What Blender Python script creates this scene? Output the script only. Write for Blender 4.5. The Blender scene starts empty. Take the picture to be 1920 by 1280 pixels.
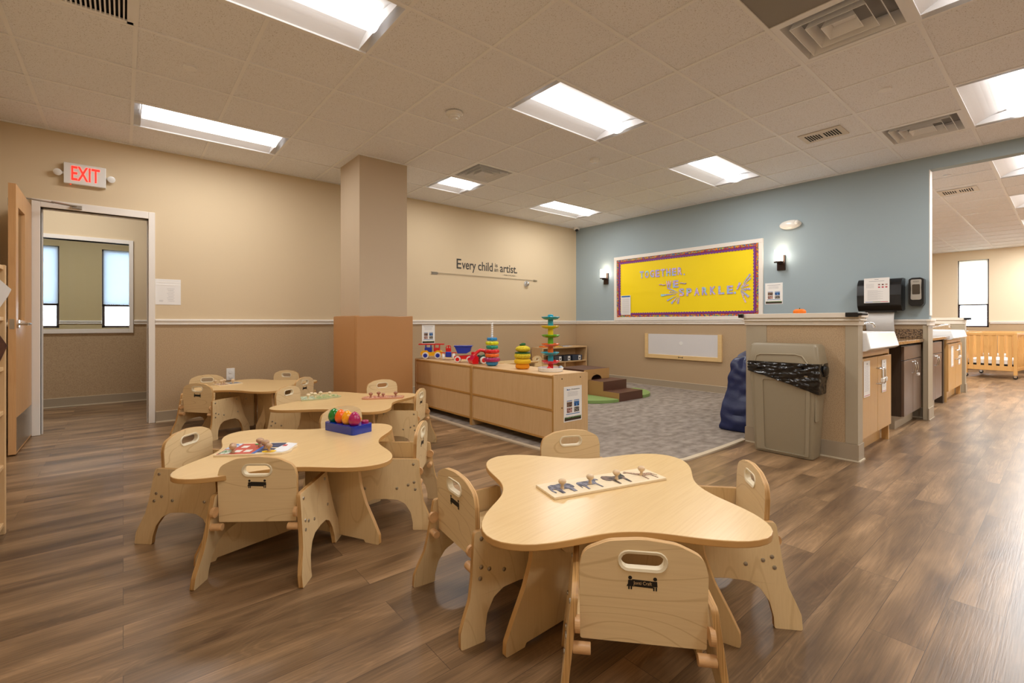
import bpy, bmesh, math, random
from mathutils import Vector, Matrix, noise
from mathutils.geometry import tessellate_polygon
S=bpy.context.scene; COL=S.collection; PI=math.pi
random.seed(7)
# ---------------------------------------------------------------- helpers
def lin(c):
    if isinstance(c,str): c=[int(c[i:i+2],16)/255 for i in (0,2,4)]
    return tuple((x/12.92 if x<=.04045 else ((x+.055)/1.055)**2.4) for x in c[:3])+(1,)
MATS={}
def mat(name,col,rough=.5,metal=0,var=0,scale=(8,8,8),detail=3,col2=None,bump=0,bscale=None,emit=None,estr=0,trans=0,coat=0,translucent=0,contrast=None,spec=None,alpha=None):
    if name in MATS: return MATS[name]
    m=bpy.data.materials.new(name); m.use_nodes=True; nt=m.node_tree; N=nt.nodes; L=nt.links
    b=N['Principled BSDF']; b.inputs['Roughness'].default_value=rough; b.inputs['Metallic'].default_value=metal
    c1=lin(col); b.inputs['Base Color'].default_value=c1
    if coat: b.inputs['Coat Weight'].default_value=coat; b.inputs['Coat Roughness'].default_value=.15
    if trans: b.inputs['Transmission Weight'].default_value=trans
    if spec is not None: b.inputs['Specular IOR Level'].default_value=spec
    if alpha is not None: b.inputs['Alpha'].default_value=alpha
    if emit: b.inputs['Emission Color'].default_value=lin(emit); b.inputs['Emission Strength'].default_value=estr
    if var or col2 or bump:
        tc=N.new('ShaderNodeTexCoord'); mp=N.new('ShaderNodeMapping'); mp.inputs['Scale'].default_value=scale
        L.new(tc.outputs['Object'],mp.inputs['Vector'])
        nz=N.new('ShaderNodeTexNoise'); nz.inputs['Scale'].default_value=1; nz.inputs['Detail'].default_value=detail
        L.new(mp.outputs[0],nz.inputs['Vector'])
        if var or col2:
            r=N.new('ShaderNodeValToRGB'); lo,hi=contrast or (.35,.65)
            r.color_ramp.elements[0].position=lo; r.color_ramp.elements[1].position=hi
            c2=lin(col2) if col2 else tuple(x*(1-var) for x in c1[:3])+(1,)
            r.color_ramp.elements[0].color=c2; r.color_ramp.elements[1].color=c1
            L.new(nz.outputs['Fac'],r.inputs[0]); L.new(r.outputs[0],b.inputs['Base Color'])
        if bump:
            bp=N.new('ShaderNodeBump'); bp.inputs['Strength'].default_value=bump; bp.inputs['Distance'].default_value=.004
            src=nz
            if bscale:
                src=N.new('ShaderNodeTexNoise'); src.inputs['Scale'].default_value=bscale; src.inputs['Detail'].default_value=3
                L.new(tc.outputs['Object'],src.inputs['Vector'])
            L.new(src.outputs['Fac'],bp.inputs['Height']); L.new(bp.outputs[0],b.inputs['Normal'])
    if translucent:
        tr=N.new('ShaderNodeBsdfTranslucent'); tr.inputs[0].default_value=c1
        mx=N.new('ShaderNodeMixShader'); mx.inputs[0].default_value=translucent
        L.new(b.outputs[0],mx.inputs[1]); L.new(tr.outputs[0],mx.inputs[2]); L.new(mx.outputs[0],N['Material Output'].inputs[0])
    MATS[name]=m; return m
def grain(name,col,col2,rough=.4,axis=2,rings=10,amount=.5,fine=.35,sc=1.6,coat=0,thin=.55):
    """wood veneer: contour lines of a stretched noise plus fine streaks, along one axis"""
    if name in MATS: return MATS[name]
    m=bpy.data.materials.new(name); m.use_nodes=True; nt=m.node_tree; N=nt.nodes; L=nt.links
    b=N['Principled BSDF']; b.inputs['Roughness'].default_value=rough
    if coat: b.inputs['Coat Weight'].default_value=coat; b.inputs['Coat Roughness'].default_value=.2
    tc=N.new('ShaderNodeTexCoord'); s=[4*sc]*3; s[axis]=.9*sc
    inf=N.new('ShaderNodeObjectInfo'); ad=N.new('ShaderNodeVectorMath'); ad.operation='ADD'
    cb=N.new('ShaderNodeCombineXYZ'); ml=N.new('ShaderNodeMath'); ml.operation='MULTIPLY'; ml.inputs[1].default_value=7
    L.new(inf.outputs['Random'],ml.inputs[0])
    for i in range(3): L.new(ml.outputs[0],cb.inputs[i])
    L.new(tc.outputs['Object'],ad.inputs[0]); L.new(cb.outputs[0],ad.inputs[1])
    mp=N.new('ShaderNodeMapping'); mp.inputs['Scale'].default_value=s; L.new(ad.outputs[0],mp.inputs[0])
    nz=N.new('ShaderNodeTexNoise'); nz.inputs['Scale'].default_value=1; nz.inputs['Detail'].default_value=1.2; L.new(mp.outputs[0],nz.inputs['Vector'])
    mu=N.new('ShaderNodeMath'); mu.operation='MULTIPLY'; mu.inputs[1].default_value=rings*6.28; L.new(nz.outputs['Fac'],mu.inputs[0])
    si=N.new('ShaderNodeMath'); si.operation='SINE'; L.new(mu.outputs[0],si.inputs[0])
    ma=N.new('ShaderNodeMapRange'); ma.inputs[1].default_value=thin; ma.inputs[2].default_value=1; ma.inputs[3].default_value=0; ma.inputs[4].default_value=amount; L.new(si.outputs[0],ma.inputs[0])
    s2=[160]*3; s2[axis]=6
    mp2=N.new('ShaderNodeMapping'); mp2.inputs['Scale'].default_value=s2; L.new(ad.outputs[0],mp2.inputs[0])
    n2=N.new('ShaderNodeTexNoise'); n2.inputs['Scale'].default_value=1; n2.inputs['Detail'].default_value=2; L.new(mp2.outputs[0],n2.inputs['Vector'])
    m2=N.new('ShaderNodeMapRange'); m2.inputs[1].default_value=.4; m2.inputs[2].default_value=.75; m2.inputs[3].default_value=0; m2.inputs[4].default_value=fine; L.new(n2.outputs['Fac'],m2.inputs[0])
    sm=N.new('ShaderNodeMath'); sm.operation='ADD'; sm.use_clamp=True; L.new(ma.outputs[0],sm.inputs[0]); L.new(m2.outputs[0],sm.inputs[1])
    mx=N.new('ShaderNodeMix'); mx.data_type='RGBA'; mx.inputs[6].default_value=lin(col); mx.inputs[7].default_value=lin(col2)
    L.new(sm.outputs[0],mx.inputs[0]); L.new(mx.outputs[2],b.inputs['Base Color'])
    MATS[name]=m; return m
class MB:
    def __init__(s): s.bm=bmesh.new()
    def face(s,vs,mi=0):
        try: f=s.bm.faces.new(vs); f.material_index=mi; return f
        except ValueError: return None
    def quad(s,pts,mi=0): return s.face([s.bm.verts.new(p) for p in pts],mi)
    def box(s,x0,x1,y0,y1,z0,z1,mi=0,f=None):
        P=[(x0,y0,z0),(x1,y0,z0),(x1,y1,z0),(x0,y1,z0),(x0,y0,z1),(x1,y0,z1),(x1,y1,z1),(x0,y1,z1)]
        v=[s.bm.verts.new(f(*p) if f else p) for p in P]
        for q in ((0,3,2,1),(4,5,6,7),(0,1,5,4),(1,2,6,5),(2,3,7,6),(3,0,4,7)): s.face([v[i] for i in q],mi)
        return s
    def prism(s,out,t0,t1,f,holes=(),mi=0,ms=None,cap=True):
        if ms is None: ms=mi
        loops=[list(out)]+[list(h) for h in holes]; flat=[p for l in loops for p in l]
        A=[s.bm.verts.new(f(p[0],p[1],t0)) for p in flat]; B=[s.bm.verts.new(f(p[0],p[1],t1)) for p in flat]
        if cap:
            if not holes and len(out)<=4:
                s.face(A,mi); s.face(B[::-1],mi)
            else:
                for t in tessellate_polygon([[Vector((p[0],p[1],0)) for p in l] for l in loops]):
                    s.face([A[i] for i in t],mi); s.face([B[i] for i in t],mi)
        k=0
        for l in loops:
            n=len(l)
            for i in range(n):
                j=(i+1)%n; s.face([A[k+i],A[k+j],B[k+j],B[k+i]],ms)
            k+=n
        return s
    def cyl(s,p0,p1,r0,r1=None,n=16,mi=0,cap=True):
        p0=Vector(p0); p1=Vector(p1); r1=r0 if r1 is None else r1
        d=(p1-p0).normalized(); a=d.orthogonal().normalized(); b=d.cross(a)
        A=[];B=[]
        for i in range(n):
            t=2*PI*i/n; o=a*math.cos(t)+b*math.sin(t)
            A.append(s.bm.verts.new(p0+o*r0)); B.append(s.bm.verts.new(p1+o*r1))
        for i in range(n): s.face([A[i],A[(i+1)%n],B[(i+1)%n],B[i]],mi)
        if cap: s.face(A[::-1],mi); s.face(B,mi)
        return s
    def lathe(s,prof,c=(0,0,0),n=24,mi=0,ax=None,wob=None):
        c=Vector(c); M=Matrix.Identity(3)
        if ax is not None: M=Vector((0,0,1)).rotation_difference(Vector(ax)).to_matrix()
        rings=[]
        for r,z in prof:
            rg=[]
            for i in range(n):
                t=2*PI*i/n; rr=r*(wob(t) if wob else 1)
                rg.append(s.bm.verts.new(c+M@Vector((rr*math.cos(t),rr*math.sin(t),z))))
            rings.append(rg)
        for a,b in zip(rings,rings[1:]):
            for i in range(n): s.face([a[i],a[(i+1)%n],b[(i+1)%n],b[i]],mi)
        s.face(rings[0][::-1],mi); s.face(rings[-1],mi)
        return s
    def ell(s,c,r,mi=0,n=16,m=10):
        r=(r,)*3 if not hasattr(r,'__len__') else r
        rings=[]
        for j in range(1,m):
            p=PI*j/m; rings.append([s.bm.verts.new((c[0]+r[0]*math.sin(p)*math.cos(2*PI*i/n),c[1]+r[1]*math.sin(p)*math.sin(2*PI*i/n),c[2]-r[2]*math.cos(p))) for i in range(n)])
        b=s.bm.verts.new((c[0],c[1],c[2]-r[2])); t=s.bm.verts.new((c[0],c[1],c[2]+r[2]))
        for i in range(n):
            s.face([b,rings[0][(i+1)%n],rings[0][i]],mi); s.face([t,rings[-1][i],rings[-1][(i+1)%n]],mi)
        for a,q in zip(rings,rings[1:]):
            for i in range(n): s.face([a[i],a[(i+1)%n],q[(i+1)%n],q[i]],mi)
        return s
    def tube(s,pts,r,n=8,mi=0,closed=False):
        pts=[Vector(p) for p in pts]; N=len(pts); rings=[]; prev=None
        for i,p in enumerate(pts):
            a=pts[i-1] if (i or closed) else pts[i]; b=pts[(i+1)%N] if (i<N-1 or closed) else pts[i]
            d=(b-a).normalized()
            u=(prev-d*prev.dot(d)) if prev else d.orthogonal()
            if u.length<1e-6: u=d.orthogonal()
            u.normalize(); prev=u; w=d.cross(u)
            rr=r[i] if hasattr(r,'__len__') else r
            rings.append([s.bm.verts.new(p+(u*math.cos(2*PI*k/n)+w*math.sin(2*PI*k/n))*rr) for k in range(n)])
        m=N if closed else N-1
        for i in range(m):
            a=rings[i]; b=rings[(i+1)%N]
            for k in range(n): s.face([a[k],a[(k+1)%n],b[(k+1)%n],b[k]],mi)
        if not closed: s.face(rings[0][::-1],mi); s.face(rings[-1],mi)
        return s
    def text(s,txt,x0,x1,z0,z1,f=None,depth=.001,mi=0,y=0,bold=0,shear=0):
        """lettering scaled to fill a box in local x-z, facing -y"""
        cu=bpy.data.curves.new('t','FONT'); cu.body=txt; cu.extrude=0; cu.offset=bold; cu.shear=shear
        ob=bpy.data.objects.new('t',cu); COL.objects.link(ob)
        dg=bpy.context.evaluated_depsgraph_get(); me=bpy.data.meshes.new_from_object(ob.evaluated_get(dg))
        V=[v.co.copy() for v in me.vertices]
        if V:
            ax0=min(v.x for v in V);ax1=max(v.x for v in V);ay0=min(v.y for v in V);ay1=max(v.y for v in V)
            nv=[]
            for v in V:
                X=x0+(v.x-ax0)/(ax1-ax0)*(x1-x0); Z=z0+(v.y-ay0)/max(ay1-ay0,1e-6)*(z1-z0)
                p=(X,y-depth,Z); nv.append(s.bm.verts.new(f(*p) if f else p))
            for p in me.polygons: s.face([nv[i] for i in p.vertices],mi)
        bpy.data.objects.remove(ob); bpy.data.curves.remove(cu); bpy.data.meshes.remove(me)
        return s
    def move(s,fn):
        for v in s.bm.verts: v.co=fn(v.co)
        return s
    def build(s,name,mats,parent=None,bevel=0,smooth=None,loc=None,seg=2,norm=True):
        if norm: bmesh.ops.recalc_face_normals(s.bm,faces=s.bm.faces[:])
        me=bpy.data.meshes.new(name); s.bm.to_mesh(me); s.bm.free()
        if not isinstance(mats,(list,tuple)): mats=[mats]
        for m in mats: me.materials.append(m)
        if smooth is not None:
            for p in me.polygons: p.use_smooth=True
            me.set_sharp_from_angle(angle=math.radians(smooth))
        o=bpy.data.objects.new(name,me); COL.objects.link(o)
        if parent: o.parent=parent
        if loc: o.location=loc
        if bevel:
            md=o.modifiers.new('b','BEVEL'); md.width=bevel; md.segments=seg; md.limit_method='ANGLE'; md.angle_limit=math.radians(50)
            if smooth is None:
                for p in me.polygons: p.use_smooth=True
                me.set_sharp_from_angle(angle=math.radians(50))
                md.harden_normals=True
        return o
def tag(o,label,cat,group=None,kind=None):
    if label: o['label']=label
    if cat: o['category']=cat
    if group: o['group']=group
    if kind: o['kind']=kind
    return o
def thing(name,loc,label,cat,rot=0,group=None):
    o=bpy.data.objects.new(name,None); COL.objects.link(o); o.location=loc; o.rotation_euler=(0,0,rot); o.empty_display_size=.1
    return tag(o,label,cat,group)
def struct(o): o['kind']='structure'; return o
def dup(root,loc,rot,label,cat=None,group=None,skip=()):
    r=root.copy(); COL.objects.link(r); r.location=loc; r.rotation_euler=(0,0,rot); r['label']=label
    if group: r['group']=group
    for ch in list(root.children):
        if ch.name.split('.')[0] in skip: continue
        c=ch.copy(); COL.objects.link(c); c.parent=r
        for g in ch.children:
            d=g.copy(); COL.objects.link(d); d.parent=c
    return r
def XYZ(u,v,w): return (u,v,w)
def FR(u,v,w): return (u,w,v)      # outline in x-z, thickness along y
def SD(u,v,w): return (w,u,v)      # outline in y-z, thickness along x
# ---------------------------------------------------------------- materials
M_beige=mat('beige_wall_paint','dbc7a6',.75,bump=.06,bscale=60)
M_pillar=mat('pillar_paint','c8b59c',.8,bump=.06,bscale=60)
M_blue=mat('blue_wall_paint','a1b1b8',.75,bump=.06,bscale=60)
M_wains=mat('speckled_wainscot_vinyl','bfa583',.7,scale=(150,150,150),col2='a68c6c',contrast=(.32,.55),bump=.12,bscale=120)
M_vinyl=mat('tan_vinyl_trim','aea18a',.5)
M_base=mat('tan_rubber_base','a99a84',.5)
M_white=mat('white_trim_paint','eee8e0',.45)
M_rail=mat('cream_cap_paint','e8dfd0',.5)
M_tile=mat('acoustic_tile','eff0f5',.9,scale=(150,150,150),col2='bab4b0',contrast=(.32,.41),detail=4,bump=.15,bscale=150)
M_tbar=mat('ceiling_grid_paint','f2f2f4',.5)
M_pan=mat('fixture_white_enamel','f1f2f5',.5)
M_lens=mat('fluorescent_lens','ffffff',.4,emit='fffaf4',estr=2.6)
M_dark=mat('black_void','0c0c0c',.8)
M_black=mat('black_plastic','141416',.28)
M_greytile=mat('grey_ceiling_panel','8f8a82',.6)
M_maple=grain('maple_laminate','e6c58e','d4ad72',.32,axis=0,rings=5,amount=.12,fine=.4,sc=1.2,coat=.3)
M_ply=grain('birch_plywood','ead0a2','bf9a64',.36,axis=0,rings=15,amount=.4,fine=.12,sc=1.3,coat=.25,thin=.93)
M_plys=grain('birch_plywood_side','e6ca9a','c5a16c',.38,axis=2,rings=9,amount=.3,fine=.15,sc=1.2,coat=.2,thin=.93)
M_plye=mat('plywood_edge_x','c89c62',.5,scale=(420,6,6),col2='a67c46',detail=1,contrast=(.42,.58))
M_plyeb=mat('plywood_edge_y','d8b078',.5,scale=(6,420,6),col2='b88c54',detail=1,contrast=(.42,.58))
M_edge=mat('maple_edge_band','c79a5e',.45)
M_ring=mat('cream_plastic_ring','efe3c6',.35)
M_dowel=mat('birch_dowel','d9ab78',.45,var=.2,scale=(30,30,60))
M_steel=mat('brushed_steel','b8b4ad',.3,metal=1)
M_chrome=mat('chrome','d8d8d8',.12,metal=1)
M_cab=grain('maple_cabinet_laminate','cfa468','b88a50',.38,axis=2,rings=4,amount=.1,fine=.35)
M_shelfback=grain('maple_shelf_laminate','dcb98a','c9a06c',.4,axis=2,rings=4,amount=.08,fine=.45)
M_shelfedge=mat('shelf_edge_band','b98a48',.45)
M_darkcab=grain('walnut_grey_laminate','6f5a4c','54433a',.32,axis=2,rings=3,amount=.1,fine=.5)
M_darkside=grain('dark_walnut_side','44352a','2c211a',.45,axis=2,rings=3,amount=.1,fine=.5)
M_granite=mat('speckled_brown_granite','a58560',.12,scale=(70,70,70),col2='4a3422',contrast=(.42,.58),detail=6)
M_sink=mat('white_sink_enamel','f2f2f2',.12)
M_paper=mat('white_paper','f1efec',.7)
M_ink=mat('grey_print','aaaab0',.7)
M_inkd=mat('dark_print','2a2624',.7)
M_pblue=mat('blue_print','2f6db5',.6)
M_photo=[mat('photo_print_%s'%n,c,.5,scale=(90,90,90),col2=d,contrast=(.45,.55)) for n,c,d in (('brown','8a6a56','2f2622'),('blue','4d86c8','1c3460'),('rose','c59a90','5a3028'),('grey','9a9288','2c2a2a'))]
M_grass=mat('grass_print','4c7a2c',.7,scale=(150,150,40),col2='2c4a18',contrast=(.45,.55))
M_soil=mat('soil_print','3d2a1c',.7)
def plastic(n,c,r=.25): return mat(n,c,r,coat=.3)
P_red=plastic('red_plastic','d81218'); P_blue=plastic('blue_plastic','1230a8'); P_yel=plastic('yellow_plastic','f5b400'); P_grn=plastic('green_plastic','0f7a3a')
P_dgrn=plastic('dark_green_plastic','0c4a36'); P_org=plastic('orange_plastic','f26a10'); P_mag=plastic('magenta_plastic','a8185c'); P_cyan=plastic('turquoise_plastic','17a3bd')
P_lime=plastic('lime_plastic','5cb81e'); P_wht=plastic('white_plastic','ecebe8'); P_teal=plastic('teal_plastic','0f8f78'); P_lyel=plastic('lemon_plastic','d8dc10'); P_sky=plastic('sky_blue_plastic','1e86c4')
# floor
def thinglass(name,tint='eef4f4',fac=.06):
    m=bpy.data.materials.new(name); m.use_nodes=True; N=m.node_tree.nodes; L=m.node_tree.links; N.remove(N['Principled BSDF'])
    t=N.new('ShaderNodeBsdfTransparent'); t.inputs[0].default_value=lin(tint); g=N.new('ShaderNodeBsdfGlossy'); g.inputs['Roughness'].default_value=.02
    x=N.new('ShaderNodeMixShader'); f=N.new('ShaderNodeFresnel'); f.inputs[0].default_value=1.3; L.new(f.outputs[0],x.inputs[0]); L.new(t.outputs[0],x.inputs[1]); L.new(g.outputs[0],x.inputs[2]); L.new(x.outputs[0],N['Material Output'].inputs[0]); return m
def floor_mat():
    m=bpy.data.materials.new('wood_look_vinyl_planks'); m.use_nodes=True; N=m.node_tree.nodes; L=m.node_tree.links; b=N['Principled BSDF']
    tc=N.new('ShaderNodeTexCoord'); br=N.new('ShaderNodeTexBrick'); L.new(tc.outputs['Object'],br.inputs['Vector'])
    br.offset=.37; br.inputs['Scale'].default_value=1; br.inputs['Brick Width'].default_value=1.22; br.inputs['Row Height'].default_value=.152
    br.inputs['Mortar Size'].default_value=.0009; br.inputs['Mortar Smooth'].default_value=.3; br.inputs['Color1'].default_value=(0,0,0,1); br.inputs['Color2'].default_value=(1,1,1,1); br.inputs['Mortar'].default_value=(.35,.35,.35,1)
    def nn(sc,det,dist,off=13):
        mp=N.new('ShaderNodeMapping'); mp.inputs['Scale'].default_value=sc; L.new(tc.outputs['Object'],mp.inputs[0])
        ad=N.new('ShaderNodeVectorMath'); ad.operation='ADD'; q=N.new('ShaderNodeVectorMath'); q.operation='SCALE'; q.inputs['Scale'].default_value=off
        L.new(br.outputs['Color'],q.inputs[0]); L.new(mp.outputs[0],ad.inputs[0]); L.new(q.outputs[0],ad.inputs[1])
        z=N.new('ShaderNodeTexNoise'); z.inputs['Scale'].default_value=1; z.inputs['Detail'].default_value=det; z.inputs['Distortion'].default_value=dist; L.new(ad.outputs[0],z.inputs['Vector']); return z.outputs['Fac']
    def mrng(src,a,b,c,d):
        r=N.new('ShaderNodeMapRange'); r.inputs[1].default_value=a; r.inputs[2].default_value=b; r.inputs[3].default_value=c; r.inputs[4].default_value=d; L.new(src,r.inputs[0]); return r.outputs[0]
    def mth(op,a,b):
        r=N.new('ShaderNodeMath'); r.operation=op; 
        for k,v in enumerate((a,b)):
            if isinstance(v,(int,float)): r.inputs[k].default_value=v
            elif v is not None: L.new(v,r.inputs[k])
        return r.outputs[0]
    blot=nn((1.5,7,1),2,.4); ring=nn((1.3,6.5,1),1.5,.5,29); fine=nn((7,190,1),3,0); mid=nn((3,40,1),4,.3)
    rs=mth('SINE',mth('MULTIPLY',ring,150),None); rl=mrng(rs,.2,1,0,1)
    msk=mrng(nn((1.1,4,1),1,0,7),.45,.62,0,1)
    r=N.new('ShaderNodeValToRGB'); e=r.color_ramp.elements; e[0].position=.28; e[0].color=lin('5e4732'); e[1].position=.72; e[1].color=lin('a68562'); x=r.color_ramp.elements.new(.5); x.color=lin('84684a'); L.new(blot,r.inputs[0])
    f1=mrng(fine,.3,.7,.80,1.16); f2=mrng(br.outputs['Color'],0,1,.82,1.16); f3=mrng(mid,.3,.7,.88,1.1)
    f4=mth('ADD',mth('MULTIPLY',mth('MULTIPLY',rl,msk),.20),.95)
    tot=mth('MULTIPLY',mth('MULTIPLY',f1,f2),mth('MULTIPLY',f3,f4))
    mx=N.new('ShaderNodeVectorMath'); mx.operation='SCALE'; L.new(r.outputs[0],mx.inputs[0]); L.new(tot,mx.inputs['Scale'])
    class n3: outputs={'Fac':fine}
    dk=N.new('ShaderNodeMix'); dk.data_type='RGBA'; dk.inputs[7].default_value=lin('4a382b'); L.new(br.outputs['Fac'],dk.inputs[0]); L.new(mx.outputs[0],dk.inputs[6])
    L.new(dk.outputs[2],b.inputs['Base Color']); b.inputs['Roughness'].default_value=.33
    bp=N.new('ShaderNodeBump'); bp.inputs['Strength'].default_value=.12; bp.inputs['Distance'].default_value=.002; L.new(n3.outputs['Fac'],bp.inputs['Height']); L.new(bp.outputs[0],b.inputs['Normal'])
    return m
M_floor=floor_mat()
M_carpet=mat('grey_mottled_carpet','ab9f94',.95,scale=(9,14,6),col2='7f746a',detail=9,contrast=(.3,.7),bump=1,bscale=260)
# ---------------------------------------------------------------- room shell
CZ=2.896; XB=6.84; YB=6.24; XL=-.92; XF=16.6; YN=-4.2
GX0,GXS=.06,.6115; GY0,GYS=-.025,.625
def gx(i): return GX0+GXS*i
def gy(j): return GY0+GYS*j
struct(MB().box(XL-.1,XF+.2,YN-.1,YB+.12,-.1,0).build('floor',M_floor))
struct(MB().box(-3.2,2.6,YB+.12,11.42,-.1,0).build('floor',M_floor))
# back (beige) wall with the door opening; wainscot below
DX0,DX1,DZ=-.60,.205,2.155
w=MB()
for a,b,z0,z1,mi in ((-3.2,DX0,1.07,CZ,0),(DX1,XB+.12,1.07,CZ,0),(DX0,DX1,DZ,CZ,0),(-3.2,DX0,0,1.07,1),(DX1,XB+.12,0,1.07,1)): w.box(a,b,YB,YB+.12,z0,z1,mi)
wb=struct(w.build('wall_back',[M_beige,M_wains]))
# right (blue) wall, header over the wide opening
w=MB()
w.box(XB,XB+.12,1.01,YB,1.07,CZ,0); w.box(XB,XB+.12,1.01,YB,0,1.07,1)
w.box(XB,XB+.12,-2.6,1.01,2.75,CZ,0); w.box(XB,XB+.12,YN,-2.6,1.07,CZ,0); w.box(XB,XB+.12,YN,-2.6,0,1.07,1)
wr=struct(w.build('wall_right',[M_blue,M_wains]))
c=MB().box(XB-.001,XB+.121,1.004,1.0105,1.14,2.75).box(XB-.001,XB+.121,-2.61,-2.6,1.14,2.75).build('corner_bead',M_white,wr)
struct(MB().box(XL-.12,XL,YN,YB,0,CZ).build('wall_left',M_beige))
w=MB(); w.box(XL-.1,XF,YN-.12,YN,0,CZ); struct(w.build('wall_front',M_beige))
# other room
w=MB(); WZ0,WZ1=.95,2.66; wins=[(1.33,1.9),(-1.9,-1.33),(-.55,.02)]
ys=[YN]; 
for a,b in sorted(wins): ys+=[a,b]
ys.append(5.0)
for i in range(0,len(ys),2): w.box(XF,XF+.14,ys[i],ys[i+1],1.07,CZ,0); w.box(XF,XF+.14,ys[i],ys[i+1],0,1.07,1)
for a,b in wins: w.box(XF,XF+.14,a,b,0,WZ0,1); w.box(XF,XF+.14,a,b,WZ1,CZ,0)
struct(w.build('wall_far',[mat('far_wall_paint','ecdcc0',.7),M_wains]))
w=MB().box(XB+.12,XF,5.0,5.12,0,CZ); struct(w.build('wall_side',M_beige))
M_frame=mat('bronze_window_frame','3a2c30',.4)
M_shade=mat('white_roller_shade','ced4dc',.8,translucent=.5)
M_glass=thinglass('window_glass')
def window(idx,f,w_,z0,z1,zm,shade=None):
    """window in local coords: x across, y depth, f maps to the wall"""
    r=MB()
    for a,b,c,d in ((0,.04,z0,z1),(w_-.04,w_,z0,z1),(0,w_,z0,z0+.04),(0,w_,z1-.04,z1),(0,w_,zm,zm+.04)): r.box(a,b,.06,.1,c,d,f=f)
    o=struct(r.build('window_%d'%idx,M_frame))
    MB().quad([f(.04,.08,z0+.04),f(w_-.04,.08,z0+.04),f(w_-.04,.08,zm),f(.04,.08,zm)]) and None; g_=MB(); g_.quad([f(.04,.08,z0+.04),f(w_-.04,.08,z0+.04),f(w_-.04,.08,zm),f(.04,.08,zm)]); g_.quad([f(.04,.08,zm+.04),f(w_-.04,.08,zm+.04),f(w_-.04,.08,z1-.04),f(.04,.08,z1-.04)]); g_.build('glass_pane',M_glass,o)
    if shade: MB().box(.02,w_-.02,.035,.038,shade,z1-.01,f=f).box(.02,w_-.02,.03,.045,shade-.02,shade,f=f).build('roller_shade',M_shade,o)
    return o
M_shade0=M_shade; M_shade=mat('cream_roller_shade','f2eee4',.8,translucent=.6)
for k,(a,b) in enumerate(wins): window(k+1,lambda x,y,z,b=b:(XF+y,b-x,z),b-a,WZ0,WZ1,1.50,1.55)
M_shade=M_shade0
# corridor and room beyond the door
w=MB()
FX0,FX1,FZ0,FZ1=-1.5,.061,.98,2.118
w.box(-3.2,FX0,8.15,8.27,1.07,CZ,0); w.box(FX1,2.6,8.15,8.27,1.07,CZ,0); w.box(FX0,FX1,8.15,8.27,FZ1,CZ,0)
w.box(-3.2,FX0,8.15,8.27,0,1.07,1); w.box(FX1,2.6,8.15,8.27,0,1.07,1); w.box(FX0,FX1,8.15,8.27,0,FZ0,1)
struct(w.build('wall_corridor',[M_beige,M_wains]))
r=MB()
for a,b,c,d in ((FX0-.045,FX0,FZ0-.055,FZ1+.05),(FX1,FX1+.045,FZ0-.055,FZ1+.05),(FX0,FX1,FZ1,FZ1+.05),(FX0,FX1,FZ0-.055,FZ0)): r.box(a,b,8.13,8.285,c,d)
iw=struct(r.build('window_4',M_white,bevel=.003)); g_=MB(); g_.quad([(FX0,8.208,FZ0),(FX1,8.208,FZ0),(FX1,8.208,FZ1),(FX0,8.208,FZ1)]); g_.build('glass_pane',M_glass,iw)
w=MB(); ow=[(-1.75,-.857),(-.298,.30)]
xs=[-3.2,-1.75,-.857,-.298,.30,2.6]
for i in (0,2,4): w.box(xs[i],xs[i+1],11.3,11.42,0,CZ)
for a,b in ow: w.box(a,b,11.3,11.42,0,.97); w.box(a,b,11.3,11.42,2.4,CZ)
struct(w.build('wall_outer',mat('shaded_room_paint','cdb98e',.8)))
for k,(a,b) in enumerate(ow): window(5+k,lambda x,y,z,a=a:(a+x,11.3+y,z),b-a,.97,2.4,1.36,1.42)
w=MB()
for a in (-3.2,2.48): w.box(a,a+.12,YB+.12,11.3,0,CZ)
struct(w.build('wall_corridor_end',M_beige))
# chair rails (white moulding) and rubber base
def rail(name,f,L0,L1,z=1.037,par=None,m=M_white,h=.063):
    r=MB().box(L0,L1,-.014,0,z,z+h,f=f).box(L0,L1,-.026,0,z+h*.62,z+h*.92,f=f).box(L0,L1,-.02,0,z+h*.1,z+h*.3,f=f)
    return struct(r.build(name,m,bevel=.003))
fb=lambda x,y,z:(x,YB+y,z); fr=lambda x,y,z:(XB+y,x,z)
n=[0]
def trim(f,a,b,**k): n[0]+=1; return rail('trim_%d'%n[0],f,a,b,**k)
trim(fb,XL,DX0-.06); trim(fb,DX1+.055,XB); trim(fr,1.0,YB); trim(lambda x,y,z:(x,8.15+y,z),FX1+.05,2.4); trim(lambda x,y,z:(x,11.3+y,z),-.857,-.298)
trim(lambda x,y,z:(XF+y,x,z),YN,-1.92); trim(lambda x,y,z:(XF+y,x,z),.04,1.31); trim(lambda x,y,z:(XF+y,x,z),1.92,5)
M_shoe=mat('cream_base_shoe','d8cbb2',.5)
def base(name,f,a,b,h=.115):
    r=MB().box(a,b,-.008,0,0,h,f=f,mi=0).box(a,b,-.017,0,0,.012,mi=1,f=f).box(a,b,-.009,0,h-.004,h+.001,mi=1,f=f)
    return struct(r.build(name,[M_base,M_shoe]))
base('baseboard_back',fb,DX1+.06,XB); base('baseboard_right',fr,1.02,YB); base('baseboard_corridor',lambda x,y,z:(x,8.15+y,z),-3,2.4); base('baseboard_far',lambda x,y,z:(XF+y,x,z),YN,5)
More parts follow.
